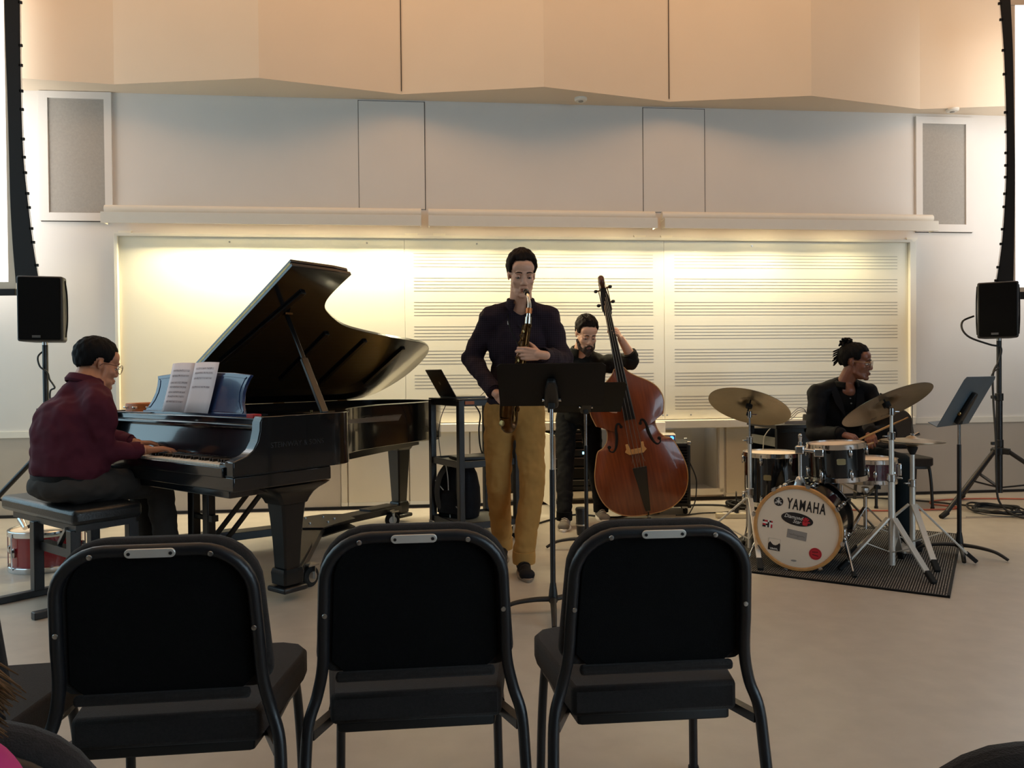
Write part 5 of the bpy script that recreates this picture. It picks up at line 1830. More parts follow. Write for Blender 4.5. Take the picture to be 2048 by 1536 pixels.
def hand(wrist, f, n, right, curls, thumb=(.55, .55, .35), s=1.0, spread=.05):
    """solids of a hand; f: direction of the fingers, n: direction the palm faces"""
    f = V(f).normalized()
    n = V(n)
    n = (n - f * n.dot(f)).normalized()
    t = f.cross(n) * (1 if right else -1)
    w_ = V(wrist)
    P = lambda a, b_, c=0: w_ + (t * a + f * b_ + n * c) * s
    pr = [('c', w_ - f * .03, P(0, .012), .024 * s, .025 * s)]
    for x, y, _ in FING:
        pr.append(('c', P(x * .62, .015), P(x, y - .004), .0145 * s, .0112 * s))
    pr.append(('c', P(.012, .03, .006), P(-.012, .06, .004), .016 * s, .014 * s))
    for (x, y, seg), cu in zip(FING, curls):
        p = P(x, y)
        ang = 0
        d0 = (f + t * (x * spread * 30)).normalized()
        r_ = .0092
        for L, c in zip(seg, cu):
            ang += R(c)
            d = d0 * math.cos(ang) + n * math.sin(ang)
            q = p + d * L * s
            pr.append(('c', p, q, r_ * s, (r_ - .0009) * s))
            p, r_ = q, r_ - .0009
    a, b_, c = thumb
    d = (t * a + f * b_ + n * c).normalized()
    p = P(.018, .018, .004)
    q = p + d * .042 * s
    pr.append(('c', p, q, .0145 * s, .0115 * s))
    d2 = (d + f * .35 + n * .12).normalized()
    r2 = q + d2 * .032 * s
    pr.append(('c', q, r2, .0112 * s, .0098 * s))
    d3 = (d2 + f * .25 + n * .2).normalized()
    pr.append(('c', r2, r2 + d3 * .024 * s, .0098 * s, .0082 * s))
    return pr


def head_prims(hm, sc_=1.0, wide=1.0, jaw=1.0, nose=1.0):
    T = lambda x, y, z: hm @ V((x * sc_ * wide, y * sc_, z * sc_))
    rot = hm.to_3x3().to_4x4()
    E = lambda c, r_: ('e', T(*c), (r_[0] * sc_ * wide, r_[1] * sc_, r_[2] * sc_), rot)
    Cc = lambda a, b_, r0, r1: ('c', T(*a), T(*b_), r0 * sc_, r1 * sc_)
    pr = [E((0, .018, .04), (.074, .094, .08)), E((0, -.03, -.02), (.061, .060, .08)), E((0, -.036, -.078), (.050 * jaw, .048, .036)), E((0, -.074, -.100), (.022 * jaw, .019, .017)),
          E((0, -.052, .046), (.062, .039, .044)),
          Cc((-.034, -.080, .020), (.034, -.080, .020), .0125, .0125)]
    for s in (-1, 1):
        pr += [E((s * .040, -.054, -.026), (.021, .022, .022)), Cc((s * .044 * jaw, -.014, -.066), (s * .022, -.062, -.096), .018, .016), Cc((s * .048, -.02, -.015), (s * .045 * jaw, -.016, -.066), .0165, .0165),
               E((s * .072, .014, -.006), (.007, .014, .024)), E((s * .076, .019, .003), (.005, .012, .016)), E((s * .0115 * nose, -.092, -.037), (.009, .011, .008))]
    pr += [Cc((0, -.085, .012), (0, -.099, -.028), .0085, .0105 * nose), Cc((0, -.090, -.036), (0, -.0985, -.033), .0105, .0105 * nose),
           Cc((-.016, -.086, -.064), (.016, -.086, -.064), .0095, .0095), Cc((-.013, -.085, -.073), (.013, -.085, -.073), .0095, .0095)]
    return pr, T


def face_dents(hm, sc_=1.0):
    T = lambda x, y, z: hm @ V((x * sc_, y * sc_, z * sc_))
    d = hm.to_3x3() @ V((0, 1, 0))
    out = []
    for s in (-1, 1):
        out.append((T(s * .031, -.086, .0), d, .013 * sc_, .0125 * sc_))
    out.append((T(0, -.094, -.0685), d, .003 * sc_, .006))
    return out


def face_parts(root, hm, skin, sc_=1.0, closed=.5, lips=LIPS, brow=HAIRB, beard=False):
    T = lambda x, y, z: hm @ V((x * sc_, y * sc_, z * sc_))
    rot = hm.to_3x3()
    for s in (-1, 1):
        e = MB().ell(T(s * .031, -.070, .0), (.0125 * sc_,) * 3, rot, 16, 10).done('eye', EYEW, root, world=True)
        MB().ell(T(s * .031, -.0785, -.002), (.0055 * sc_, .0045 * sc_, .0055 * sc_), rot, 12, 8).done('iris', EYED, e, world=True)
        lid = MB()
        lid.ell(T(s * .031, -.0695, .0045 - .003 * closed), (.0145 * sc_, .0135 * sc_, (.0085 + .004 * closed) * sc_), rot, 16, 10)
        lo = lid.done('eyelid', skin, root, world=True)
        ls = MB()
        ls.tube([T(s * .031 + x, -.0825 + 40 * x * x, .0005 - .0085 * closed + 18 * x * x) for x in (-.0125, -.009, -.0045, 0, .0045, .009, .0125)], [.0008, .0016, .002, .002, .002, .0016, .0008], 6)
        ls.done('lashes', EYED, lo, world=True)
        bw = MB()
        bw.tube(spl([T(s * .012, -.091, .0215), T(s * .024, -.0905, .0245), T(s * .036, -.087, .0245), T(s * .048, -.077, .0195)], 4), [.0036] + [.0044] * 8 + [.0036, .003, .0024, .0016], 8, flat=.6)
        bw.done('eyebrow', brow, root, world=True)
    m = MB()
    m.tube([T(-.019, -.085, -.068), T(-.012, -.0935, -.0645), T(0, -.0955, -.066), T(.012, -.0935, -.0645), T(.019, -.085, -.068)], [.002, .0042, .0045, .0042, .002], 8)
    m.tube([T(-.018, -.085, -.070), T(-.010, -.093, -.0735), T(0, -.0945, -.0745), T(.010, -.093, -.0735), T(.018, -.085, -.070)], [.002, .0045, .005, .0045, .002], 8)
    m.done('lips', lips, root, world=True)


def hair_cap(root, hm, mat, sc_=1.0, front=.40, side=-.02, back=-.62, vol=.012, topvol=.012, wide=1.0, part=0.0, seed=1, fade=0.0, name='hair'):
    """scalp shell that is proud of the skull only where hair grows"""
    rnd = random.Random(seed)
    c = V((0, .018, .04))
    rad = V((.074 * wide, .094, .08))
    nu, nv = 72, 48
    b = MB()
    ph = [rnd.random() * 6.28 for _ in range(8)]
    vs = []
    for i in range(nv + 1):
        th_ = math.pi * i / nv
        for k in range(nu):
            a = 2 * math.pi * k / nu
            d = V((math.sin(th_) * math.cos(a), math.sin(th_) * math.sin(a), math.cos(th_)))
            fy = -d.y
            if fy > .60:
                line = front
            elif fy > .46:
                q = (fy - .46) / .14
                line = side - .36 + (front - side + .36) * (q * q * (3 - 2 * q))
            elif fy > .10:
                line = side - .38
            elif fy > -.10:
                line = side - .16
            else:
                q = min(1, (-.10 - fy) / .3)
                line = side - .16 + (back - side + .16) * (q * q * (3 - 2 * q))
            wv = .03 * math.sin(5 * a + ph[0]) + .02 * math.sin(11 * a + ph[1])
            u_ = d.z - line - wv
            e = max(0, min(1, u_ / .09))
            e = e * e * (3 - 2 * e)
            gr = max(0, min(1, u_ / .45))
            gr = gr ** .6
            th = vol + (topvol) * max(0, d.z) ** 1.2 + .003 * math.sin(14 * a + ph[2]) * math.sin(9 * th_ + ph[3])
            if fade:
                th *= 1 - fade * max(0, min(1, (.35 - d.z) / .7))
            f_ = .84 + .185 * e + gr * th / .085
            low = 1.0 if d.z > 0 else 1.0 + .55 * min(1, -d.z * 1.6) * max(0, min(1, (-fy + .15) / .5))
            p = V((d.x * rad.x * f_, d.y * rad.y * f_ - (.010 * max(0, fy) * e), d.z * rad.z * f_ * low)) + c
            vs.append(hm @ (p * sc_))
    fs_ = []
    for i in range(nv):
        for k in range(nu):
            fs_.append((i * nu + k, i * nu + (k + 1) % nu, (i + 1) * nu + (k + 1) % nu, (i + 1) * nu + k))
    b.geo(vs, fs_)
    bmesh.ops.remove_doubles(b.bm, verts=b.bm.verts, dist=1e-5)
    return b.done(name, mat, root, world=True, angle=180)


def head_matrix(c, yaw, pitch, roll=0):
    return M.Translation(V(c)) @ M.Rotation(R(yaw), 4, 'Z') @ M.Rotation(R(pitch), 4, 'X') @ M.Rotation(R(roll), 4, 'Y')


def shoe(root, heel, toe, mat, solem, w_=.048, h=.06, name='shoe', laces=True):
    heel, toe = V(heel), V(toe)
    d = (toe - heel).normalized()
    L = (toe - heel).length
    z = V((0, 0, 1))
    pr = [('c', heel + d * .045 + z * .045, heel + d * .12 + z * .045, w_ * .8, w_ * .82), ('c', heel + d * .10 + z * .04, toe - d * .05 + z * .03, w_ * .8, w_ * .68),
          ('e', toe - d * .06 + z * .032, (w_ * .95, w_ * .95, .032)), ('c', heel + d * .05 + z * .05, heel + d * .055 + z * .10, w_ * .78, w_ * .7)]
    n = V((-d.y, d.x, 0))
    o = solid(name, [blob(pr, .006, 6)], mat, root)
    ol = []
    for k in range(28):
        a = 2 * math.pi * k / 28
        x = math.cos(a)
        ww = w_ * (.92 if x < 0 else 1.02) * math.sin(a)
        ol.append(heel + d * (L / 2 + x * (L / 2 + .004)) + n * ww * (1 - .12 * (x > .6)))
    MB().prism([(p.x, p.y) for p in ol], heel.z, heel.z + .02).done('sole', solem, o, world=True, bevel=.004)
    if laces:
        for k in range(4):
            p = heel + d * (.12 + .022 * k) + z * (.088 - .010 * k)
            MB().tube([p - n * .022 + z * -.004, p + z * .004, p + n * .022 + z * -.004], .0028, 6).done('lace', solem if mat is SNEAK else BLKP, o, world=True)
    return o


def ringcuff(root, p0, p1, r_, mat, name='cuff', n=18):
    """short open-looking hem ring around a limb"""
    p0, p1 = V(p0), V(p1)
    L = (p1 - p0).length
    return MB().lathe([(r_ - .006, 0), (r_, -.001), (r_ + .002, L * .5), (r_, L), (r_ - .006, L + .001), (r_ - .01, L * .5)], n, zdir(p0, p1 - p0)).done(name, mat, root, world=True)


def collar(root, c, axis, r_, h, mat, open_dir, name='collar', gap=50):
    m = zdir(c, axis, open_dir)
    od = m.inverted().to_3x3() @ V(open_dir)
    a0 = math.atan2(od.y, od.x)
    vs, fs_ = [], []
    N = 28
    for k in range(N + 1):
        a = a0 + R(gap / 2) + (2 * math.pi - R(gap)) * k / N
        for rr, z in ((r_, h), (r_ + .012, h - .004), (r_ + .024, h * .2), (r_ + .018, -.006)):
            vs.append(m @ V((rr * math.cos(a), rr * math.sin(a) , z)))
    for k in range(N):
        for q in range(3):
            fs_.append((k * 4 + q, k * 4 + q + 1, (k + 1) * 4 + q + 1, (k + 1) * 4 + q))
    o = MB().geo(vs, fs_).done(name, mat, root, world=True)
    md = o.modifiers.new('solid', 'SOLIDIFY')
    md.thickness = .004
    return o


def glasses(root, hm, mat, sc_=1.0, rad=.021):
    T = lambda x, y, z: hm @ V((x * sc_, y * sc_, z * sc_))
    b = MB()
    for s in (-1, 1):
        pts = [T(s * .033 + rad * 1.12 * math.cos(a), -.1035 + .006 * abs(math.cos(a)), -.003 + rad * math.sin(a)) for a in [2 * math.pi * k / 24 for k in range(24)]]
        b.tube(pts, .0016, 6, closed=True)
        b.tube(spl([T(s * (.033 + rad * 1.1), -.098, .004), T(s * .074, -.06, .006), T(s * .081, .0, .004), T(s * .08, .02, -.012)], 5), .0016, 6)
    b.tube([T(-.011, -.104, .002), T(0, -.108, .005), T(.011, -.104, .002)], .0016, 6)
    o = b.done('glasses', mat, root, world=True)
    for s in (-1, 1):
        MB().prism([(rad * 1.08 * math.cos(R(t)), rad * .97 * math.sin(R(t))) for t in range(0, 360, 20)], -.0005, .0005, hm @ M.Translation(V((s * .033, -.102, -.003)) * sc_) @ M.Rotation(R(90), 4, 'X')).done('lens', MATS['window_glass'], o, world=True)
    return o


# ---- the saxophonist
def saxophonist():
    t = thing('person', 'tall man in dark plaid shirt and khaki trousers standing and playing a saxophone', 'person', loc=(.02, 4.55, 0))
    hm = head_matrix((.062, 4.432, 1.722), 8, 13)
    S = 1.06
    hp, T = head_prims(hm, S, .96, 1.0, 1.05)
    nb = V((.055, 4.53, 1.548))
    hp += [('c', hm @ V((0, .02, -.05)), nb, .060, .068), ('c', hm @ V((0, -.01, -.09)), nb + V((0, -.03, .03)), .044, .052)]
    shR, shL = V((-.128, 4.55, 1.485)), V((.225, 4.55, 1.485))
    elR, elL = V((-.245, 4.62, 1.245)), V((.305, 4.50, 1.225))
    wrR, wrL = V((-.088, 4.30, 1.045)), V((.155, 4.165, 1.257))
    hips = [V((-.075, 4.58, .93)), V((.10, 4.57, .93))]
    kn = [V((-.088, 4.62, .49)), V((.112, 4.50, .50))]
    an = [V((-.072, 4.83, .10)), V((.060, 4.46, .10))]
    core = [('e', (.045, 4.57, 1.30), (.15, .09, .2)), ('e', (.02, 4.58, 1.0), (.14, .09, .14)), ('c', shR, shL, .05, .05)]
    core += chain([shR, elR, wrR], [.05, .04, .026]) + chain([shL, elL, wrL], [.05, .04, .026])
    for k in range(2):
        core += chain([hips[k], kn[k], an[k]], [.075, .05, .035])
    hL = hand(wrL, (-1, .02, .10), (0, 1, -.05), False, ((38, 50, 35), (38, 52, 35), (40, 54, 35), (42, 55, 35)), thumb=(.6, .5, .6), s=1.02)
    hR = hand(wrR, (.62, -.62, -.5), (.75, .55, -.1), True, ((30, 40, 30), (30, 40, 30), (30, 40, 30), (30, 40, 30)), thumb=(.6, .5, .5), s=1.0)
    solid('body', [blob(hp, .0036, 10, face_dents(hm, S)), blob(core, .009, 6), blob(hL, .0034, 3), blob(hR, .0036, 3)], SKIN, t)
    face_parts(t, hm, SKIN, S, closed=.9)
    hair_cap(t, hm, HAIRB, S, front=.50, side=.05, back=-.62, vol=.013, topvol=.016, wide=.97, seed=3)
    tor = [('e', (.045, 4.565, 1.33), (.183, .118, .215)), ('e', (.03, 4.57, 1.12), (.166, .112, .2)), ('e', (.022, 4.575, .99), (.172, .118, .075)),
           ('c', shR, nb + V((-.02, .01, -.01)), .066, .066), ('c', shL, nb + V((.02, .01, -.01)), .066, .066), ('c', shR, shL, .068, .068)]
    tor += chain([shR + V((.015, 0, 0)), elR, wrR.lerp(elR, .12)], [.066, .060, .046]) + chain([shL + V((-.015, 0, 0)), elL, wrL.lerp(elL, .10)], [.066, .060, .046])
    sh = solid('shirt', [blob(tor, .0085, 14, disp=.03, dsize=.075)], SHIRTS, t)
    ringcuff(t, wrL.lerp(elL, .06), wrL.lerp(elL, .28), .047, SHIRTS)
    ringcuff(t, wrR.lerp(elR, .06), wrR.lerp(elR, .24), .047, SHIRTS)
    collar(t, nb + V((0, -.008, -.002)), (0, -.25, 1), .068, .055, SHIRTS, (.0, -1, 0), gap=62)
    for k in range(5):
        MB().cyl((.05, 4.455 - .004 * min(k, 2), 1.43 - .09 * k), (.05, 4.447 - .004 * min(k, 2), 1.43 - .09 * k), .0055, .0055, 10).done('button', BLKP, sh, world=True)
    MB().box((-.02, 4.449, 1.452), (.006, .004, .02)).done('clip', WHITE, sh, world=True)
    leg = [('e', (.012, 4.575, .93), (.178, .125, .10))]
    for k in range(2):
        leg += chain([hips[k], kn[k], an[k] + V((0, 0, .02))], [.098, .074, .064])
        leg.append(('c', hips[k] + V((0, .05, -.01)), hips[k] + V((0, .03, -.1)), .085, .08))
    tr = solid('trousers', [blob(leg, .0085, 8, disp=.018, dsize=.06)], KHAKI, t)
    for k in range(2):
        ringcuff(t, an[k] + V((0, 0, -.04)), an[k] + V((0, -.005, .03)), .066, KHAKI, 'hem')
    shoe(t, (.045, 4.52, .0), (.082, 4.235, 0), SHOEK, SOLE)
    shoe(t, (-.07, 4.89, .0), (-.085, 4.60, 0), SHOEK, SOLE)
    MB().tube(spl([nb + V((-.06, .05, .03)), V((-.015, 4.435, 1.45)), V((.035, 4.38, 1.32)), V((.06, 4.24, 1.22)), V((.085, 4.38, 1.32)), V((.115, 4.435, 1.45)), nb + V((.06, .05, .03)), nb + V((0, .085, .04))], 6, closed=True), .004, 6, closed=True).done('neck_strap', BLK, t, world=True)
    for s in (-1, 1):
        fl = MB().geo([nb + V((s * .066, -.02, .052)), nb + V((s * .030, -.066, .022)), nb + V((s * .052, -.098, -.045)), nb + V((s * .092, -.055, .004))], [(0, 1, 2, 3)]).done('collar_flap', SHIRTS, t, world=True)
        fl.modifiers.new('solid', 'SOLIDIFY').thickness = .004


saxophonist()


# ---- the bassist
def bassist():
    t = thing('person', 'bearded man in charcoal overshirt and black jeans standing behind the double bass', 'person', loc=(.53, 6.2, 0))
    hm = head_matrix((.585, 6.02, 1.462), 14, 24)
    S = 1.06
    hp, T = head_prims(hm, S, 1.0, 1.05)
    nb = V((.555, 6.20, 1.325))
    hp += [('c', hm @ V((0, .03, -.05)), nb, .056, .062)]
    shR, shL = V((.40, 6.24, 1.235)), V((.735, 6.26, 1.23))
    elR, elL = V((.385, 6.10, .97)), V((.965, 6.13, 1.265))
    wrR = BX @ V((-.17, -.17, .875))
    hnd = BX @ V((.005, -.02, 1.455))
    wrL = V((.862, 6.06, 1.425))
    hips = [V((.44, 6.27, .80)), V((.63, 6.28, .80))]
    kn = [V((.415, 6.05, .44)), V((.665, 6.22, .43))]
    an = [V((.385, 5.78, .10)), V((.70, 6.12, .10))]
    core = [('e', (.565, 6.25, 1.10), (.14, .085, .2)), ('e', (.535, 6.27, .84), (.13, .085, .13)), ('c', shR, shL, .05, .05)]
    core += chain([shR, elR, wrR], [.05, .04, .027]) + chain([shL, elL, wrL], [.05, .042, .028])
    for k in range(2):
        core += chain([hips[k], kn[k], an[k]], [.07, .05, .035])
    fL = (hnd - wrL).normalized()
    hL = hand(wrL, (-.42, -.55, .65), (-.85, .35, -.25), False, ((45, 60, 45), (48, 60, 45), (50, 60, 45), (52, 60, 45)), thumb=(.5, .6, .7), s=1.0)
    hR = hand(wrR, (1, .14, -.18), (.15, .95, .0), True, ((25, 35, 25), (30, 40, 30), (35, 45, 30), (35, 45, 30)), s=1.0)
    solid('body', [blob(hp, .0038, 10, face_dents(hm, S)), blob(core, .009, 6), blob(hL, .0036, 3), blob(hR, .0036, 3), blob(chain([elL.lerp(wrL, .2), wrL], [.042, .029]), .006, 4)], SKIN, t)
    face_parts(t, hm, SKIN, S, closed=.9)
    hair_cap(t, hm, HAIRB, S, front=.46, side=.0, back=-.55, vol=.007, topvol=.024, seed=5)
    tuft = MB()
    rnd = random.Random(8)
    for k in range(14):
        a = rnd.random() * 6.28
        p = hm @ (V((.035 * math.cos(a), -.02 + .045 * math.sin(a), .128)) * S)
        tuft.tube([p, p + V((-.012 + .01 * rnd.random(), .005, .018)), p + V((-.035 + .02 * rnd.random(), .0, .026))], [.007, .005, .001], 6)
    tuft.done('hair_tuft', HAIRB, t, world=True)
    TT = lambda x, y, z: hm @ (V((x, y, z)) * S)
    bd = [('c', TT(-.062, -.01, -.045), TT(-.045, -.04, -.09), .016, .022), ('c', TT(.062, -.01, -.045), TT(.045, -.04, -.09), .016, .022), ('c', TT(-.045, -.04, -.09), TT(0, -.078, -.112), .022, .026),
          ('c', TT(.045, -.04, -.09), TT(0, -.078, -.112), .022, .026), ('c', TT(0, -.08, -.105), TT(0, -.085, -.13), .026, .017), ('c', TT(-.026, -.088, -.068), TT(0, -.098, -.053), .008, .007), ('c', TT(.026, -.088, -.068), TT(0, -.098, -.053), .008, .007),
          ('c', TT(-.026, -.088, -.068), TT(-.03, -.078, -.095), .009, .014), ('c', TT(.026, -.088, -.068), TT(.03, -.078, -.095), .009, .014)]
    solid('beard', [blob(bd, .004, 3, disp=.008, dsize=.012)], BEARD, t)
    tor = [('e', (.565, 6.245, 1.12), (.172, .115, .20)), ('e', (.54, 6.26, .92), (.165, .115, .21)), ('e', (.535, 6.265, .80), (.172, .12, .09)),
           ('c', shR + V((.05, 0, .03)), nb + V((-.02, .01, 0)), .06, .068), ('c', shL + V((-.05, 0, .03)), nb + V((.02, .01, 0)), .06, .068), ('c', shR, shL, .07, .07)]
    tor += chain([shR, elR, elR.lerp(wrR, .45)], [.074, .062, .05]) + chain([shL, elL + V((-.02, .01, -.02)), elL.lerp(wrL, .16)], [.076, .066, .056])
    sh = solid('overshirt', [blob(tor, .0085, 10, disp=.03, dsize=.075)], SHIRTB, t)
    ringcuff(t, elL.lerp(wrL, .08), elL.lerp(wrL, .34), .057, SHIRTB, 'rolled_cuff')
    ringcuff(t, elR.lerp(wrR, .35), elR.lerp(wrR, .5), .052, SHIRTB, 'rolled_cuff')
    collar(t, nb + V((0, -.02, -.012)), (0, -.35, 1), .066, .06, SHIRTB, (.3, -1, 0), gap=70)
    for k, x in enumerate((-.025, .0)):
        MB().tube(spl([(.60 + x, 6.135, 1.24), (.605 + x, 6.122, 1.16), (.605 + x, 6.125, 1.05)], 5), .0035, 6).done('drawstring', STEEL, sh, world=True)
    leg = [('e', (.535, 6.272, .80), (.165, .115, .10))]
    for k in range(2):
        leg += chain([hips[k], kn[k], an[k] + V((0, 0, .0))], [.092, .068, .058])
    solid('jeans', [blob(leg, .0085, 8, disp=.018, dsize=.06)], JEANK, t)
    for k in range(2):
        ringcuff(t, an[k] + V((0, 0, -.045)), an[k] + V((0, 0, .02)), .06, JEANK, 'hem')
    shoe(t, (.405, 5.86, 0), (.36, 5.585, 0), SNEAK, WHITE, name='sneaker')
    shoe(t, (.685, 6.2, 0), (.72, 5.93, 0), SNEAK, WHITE, name='sneaker')


bassist()


# ---- the drummer
def drummer():
    t = thing('person', 'drummer in black blazer and glasses with hair tied up, seated behind the drum kit', 'person', loc=(2.36, 5.5, 0))
    hm = head_matrix((2.415, 5.40, 1.215), 58, 6)
    S = 1.03
    hp, T = head_prims(hm, S, .97, .95, 1.15)
    nb = V((2.365, 5.46, 1.065))
    hp += [('c', hm @ V((0, .02, -.05)), nb, .054, .06), ('c', nb, nb + V((0, -.045, -.05)), .06, .05)]
    shR, shL = V((2.170, 5.46, 1.0)), V((2.545, 5.49, 1.0))
    elR, elL = V((2.11, 5.36, .715)), V((2.595, 5.31, .725))
    wrR, wrL = V((2.205, 5.15, .735)), V((2.435, 5.235, .732))
    hips = [V((2.26, 5.52, .565)), V((2.46, 5.52, .565))]
    kn = [V((2.115, 5.12, .545)), V((2.575, 5.10, .54))]
    an = [V((2.03, 5.05, .13)), V((2.545, 5.03, .09))]
    core = [('e', (2.36, 5.50, .85), (.14, .085, .2)), ('e', (2.36, 5.53, .62), (.13, .1, .10)), ('c', shR, shL, .048, .048)]
    core += chain([shR, elR, wrR], [.048, .04, .026]) + chain([shL, elL, wrL], [.048, .04, .026])
    for k in range(2):
        core += chain([hips[k], kn[k], an[k]], [.07, .05, .036])
    hR = hand(wrR, (.9, -.42, -.28), (.2, .3, -.9), True, ((38, 60, 45), (45, 62, 45), (50, 65, 45), (50, 65, 45)), thumb=(.45, .75, .35), s=.95)
    hL = hand(wrL, (-.25, -.85, -.45), (.25, .1, -.9), False, ((45, 65, 50), (52, 68, 50), (55, 68, 50), (58, 68, 50)), thumb=(.4, .75, .4), s=.95)
    solid('body', [blob(hp, .0038, 10, face_dents(hm, S)), blob(core, .009, 6), blob(hL, .0034, 3), blob(hR, .0034, 3)], SKIND, t)
    face_parts(t, hm, SKIND, S, closed=.35, lips=LIPD, brow=HAIRK)
    hair_cap(t, hm, HAIRK, S, front=.42, side=.0, back=-.6, vol=.007, topvol=.010, wide=.98, seed=9)
    bun = MB()
    rnd = random.Random(21)
    bc = hm @ (V((.0, .075, .125)) * S)
    for k in range(22):
        a, e = rnd.random() * 6.28, rnd.random() * 1.3
        d = V((math.cos(a) * math.cos(e), math.sin(a) * math.cos(e), math.sin(e)))
        p = bc + d * .018
        bun.tube(spl([bc, p + d * .012, p + d * .026 + V((rnd.random() - .5, rnd.random() - .5, -.3)) * .018, p + d * .018 + V((rnd.random() - .5, rnd.random() - .5, -.8)) * .03], 4), [.007] * 12 + [.004], 6)
    for k in range(7):
        p = hm @ (V((.01 * (rnd.random() - .5), .105, .085 - .01 * k)) * S)
        bun.tube(spl([p, p + V((-.02, .0, -.006 - .004 * k)), p + V((-.045 - .012 * rnd.random(), .0, -.022 - .006 * k))], 4), [.006] * 8 + [.002], 6)
    bun.done('tied_locks', HAIRK, t, world=True)
    MB().ell(bc - V((0, 0, .008)), (.022, .022, .016)).done('hair_knot', HAIRK, t, world=True)
    glasses(t, hm, mt('wire_frame', 'b59a76', .3, .8), S, .022)
    sh = [('e', (2.358, 5.47, .94), (.10, .10, .12)), ('c', nb + V((0, .01, -.02)), nb + V((0, .0, -.05)), .066, .078)]
    solid('polo_shirt', [blob(sh, .007, 5)], POLO, t)
    MB().cyl((2.362, 5.372, .965), (2.362, 5.366, .965), .005, .005, 8).cyl((2.366, 5.368, .93), (2.366, 5.360, .93), .005, .005, 8).done('button', GREYM, t, world=True)
    collar(t, nb + V((0, -.01, -.015)), (0, -.22, 1), .066, .04, POLO, (.1, -1, 0), gap=60)
    tor = [('e', (2.358, 5.495, .88), (.178, .105, .19)), ('e', (2.36, 5.52, .66), (.182, .125, .15)),
           ('c', shR, nb + V((-.035, .03, -.01)), .066, .06), ('c', shL, nb + V((.035, .03, -.01)), .066, .06), ('c', shR + V((0, .02, 0)), shL + V((0, .02, 0)), .066, .066),
           ('c', shR + V((-.012, 0, .016)), shR + V((.03, 0, .02)), .052, .052), ('c', shL + V((.012, 0, .016)), shL + V((-.03, 0, .02)), .052, .052)]
    tor += chain([shR, elR, wrR.lerp(elR, .10)], [.066, .062, .050]) + chain([shL, elL, wrL.lerp(elL, .10)], [.066, .062, .050])
    bz = solid('blazer', [blob(tor, .0085, 10, disp=.018, dsize=.085)], BLAZER, t)
    collar(t, nb + V((0, .012, -.035)), (0, -.3, 1), .076, .062, BLAZER, (.1, -1, 0), name='blazer_collar', gap=110)
    for s in (-1, 1):
        MB().geo([V((2.36 + s * .075, 5.42, 1.06)), V((2.36 + s * .115, 5.405, 1.01)), V((2.36 + s * .10, 5.372, .93)), V((2.36 + s * .03, 5.366, .83)), V((2.36 + s * .045, 5.375, .93))], [(0, 1, 2, 3, 4)]).done('lapel', BLAZER, bz, world=True)
    ringcuff(t, wrR.lerp(elR, .06), wrR.lerp(elR, .2), .050, BLAZER)
    ringcuff(t, wrL.lerp(elL, .06), wrL.lerp(elL, .2), .050, BLAZER)
    leg = [('e', (2.36, 5.54, .585), (.175, .14, .085))]
    for k in range(2):
        leg += chain([hips[k], kn[k], an[k] + V((0, 0, .01))], [.085, .070, .054])
    solid('jeans', [blob(leg, .0085, 7, disp=.014, dsize=.09)], JEANT, t)
    shoe(t, (2.55, 5.10, RZ), (2.57, 4.84, RZ), SHOEK, RUB)
    shoe(t, (2.06, 5.10, .05), (1.93, 4.88, .055), SHOEK, RUB)
    # sticks held in the two hands
    k1 = wrR + V((.9, -.42, -.28)).normalized() * .085 + V((.02, .02, -.022))
    a, b_ = k1 + V((-.07, .01, -.035)), k1 + V((.32, -.05, .155))
    o = MB().tube([a, a.lerp(b_, .75), a.lerp(b_, .93), a.lerp(b_, .96), b_], [.0072, .0068, .0035, .0052, .004], 10).done('drumstick', STICK)
    tag(o, 'wooden drumstick held in the drummer\'s right hand, pointing up to the ride', 'drumstick', base=a)
    k2 = wrL + V((-.25, -.85, -.45)).normalized() * .08 + V((.015, 0, -.025))
    a, b_ = k2 + V((.06, .05, .01)), k2 + V((-.22, -.20, -.02))
    o = MB().tube([a, a.lerp(b_, .75), a.lerp(b_, .93), a.lerp(b_, .96), b_], [.0072, .0068, .0035, .0052, .004], 10).done('drumstick', STICK)
    tag(o, 'wooden drumstick held in the drummer\'s left hand over the snare', 'drumstick', base=a)


drummer()


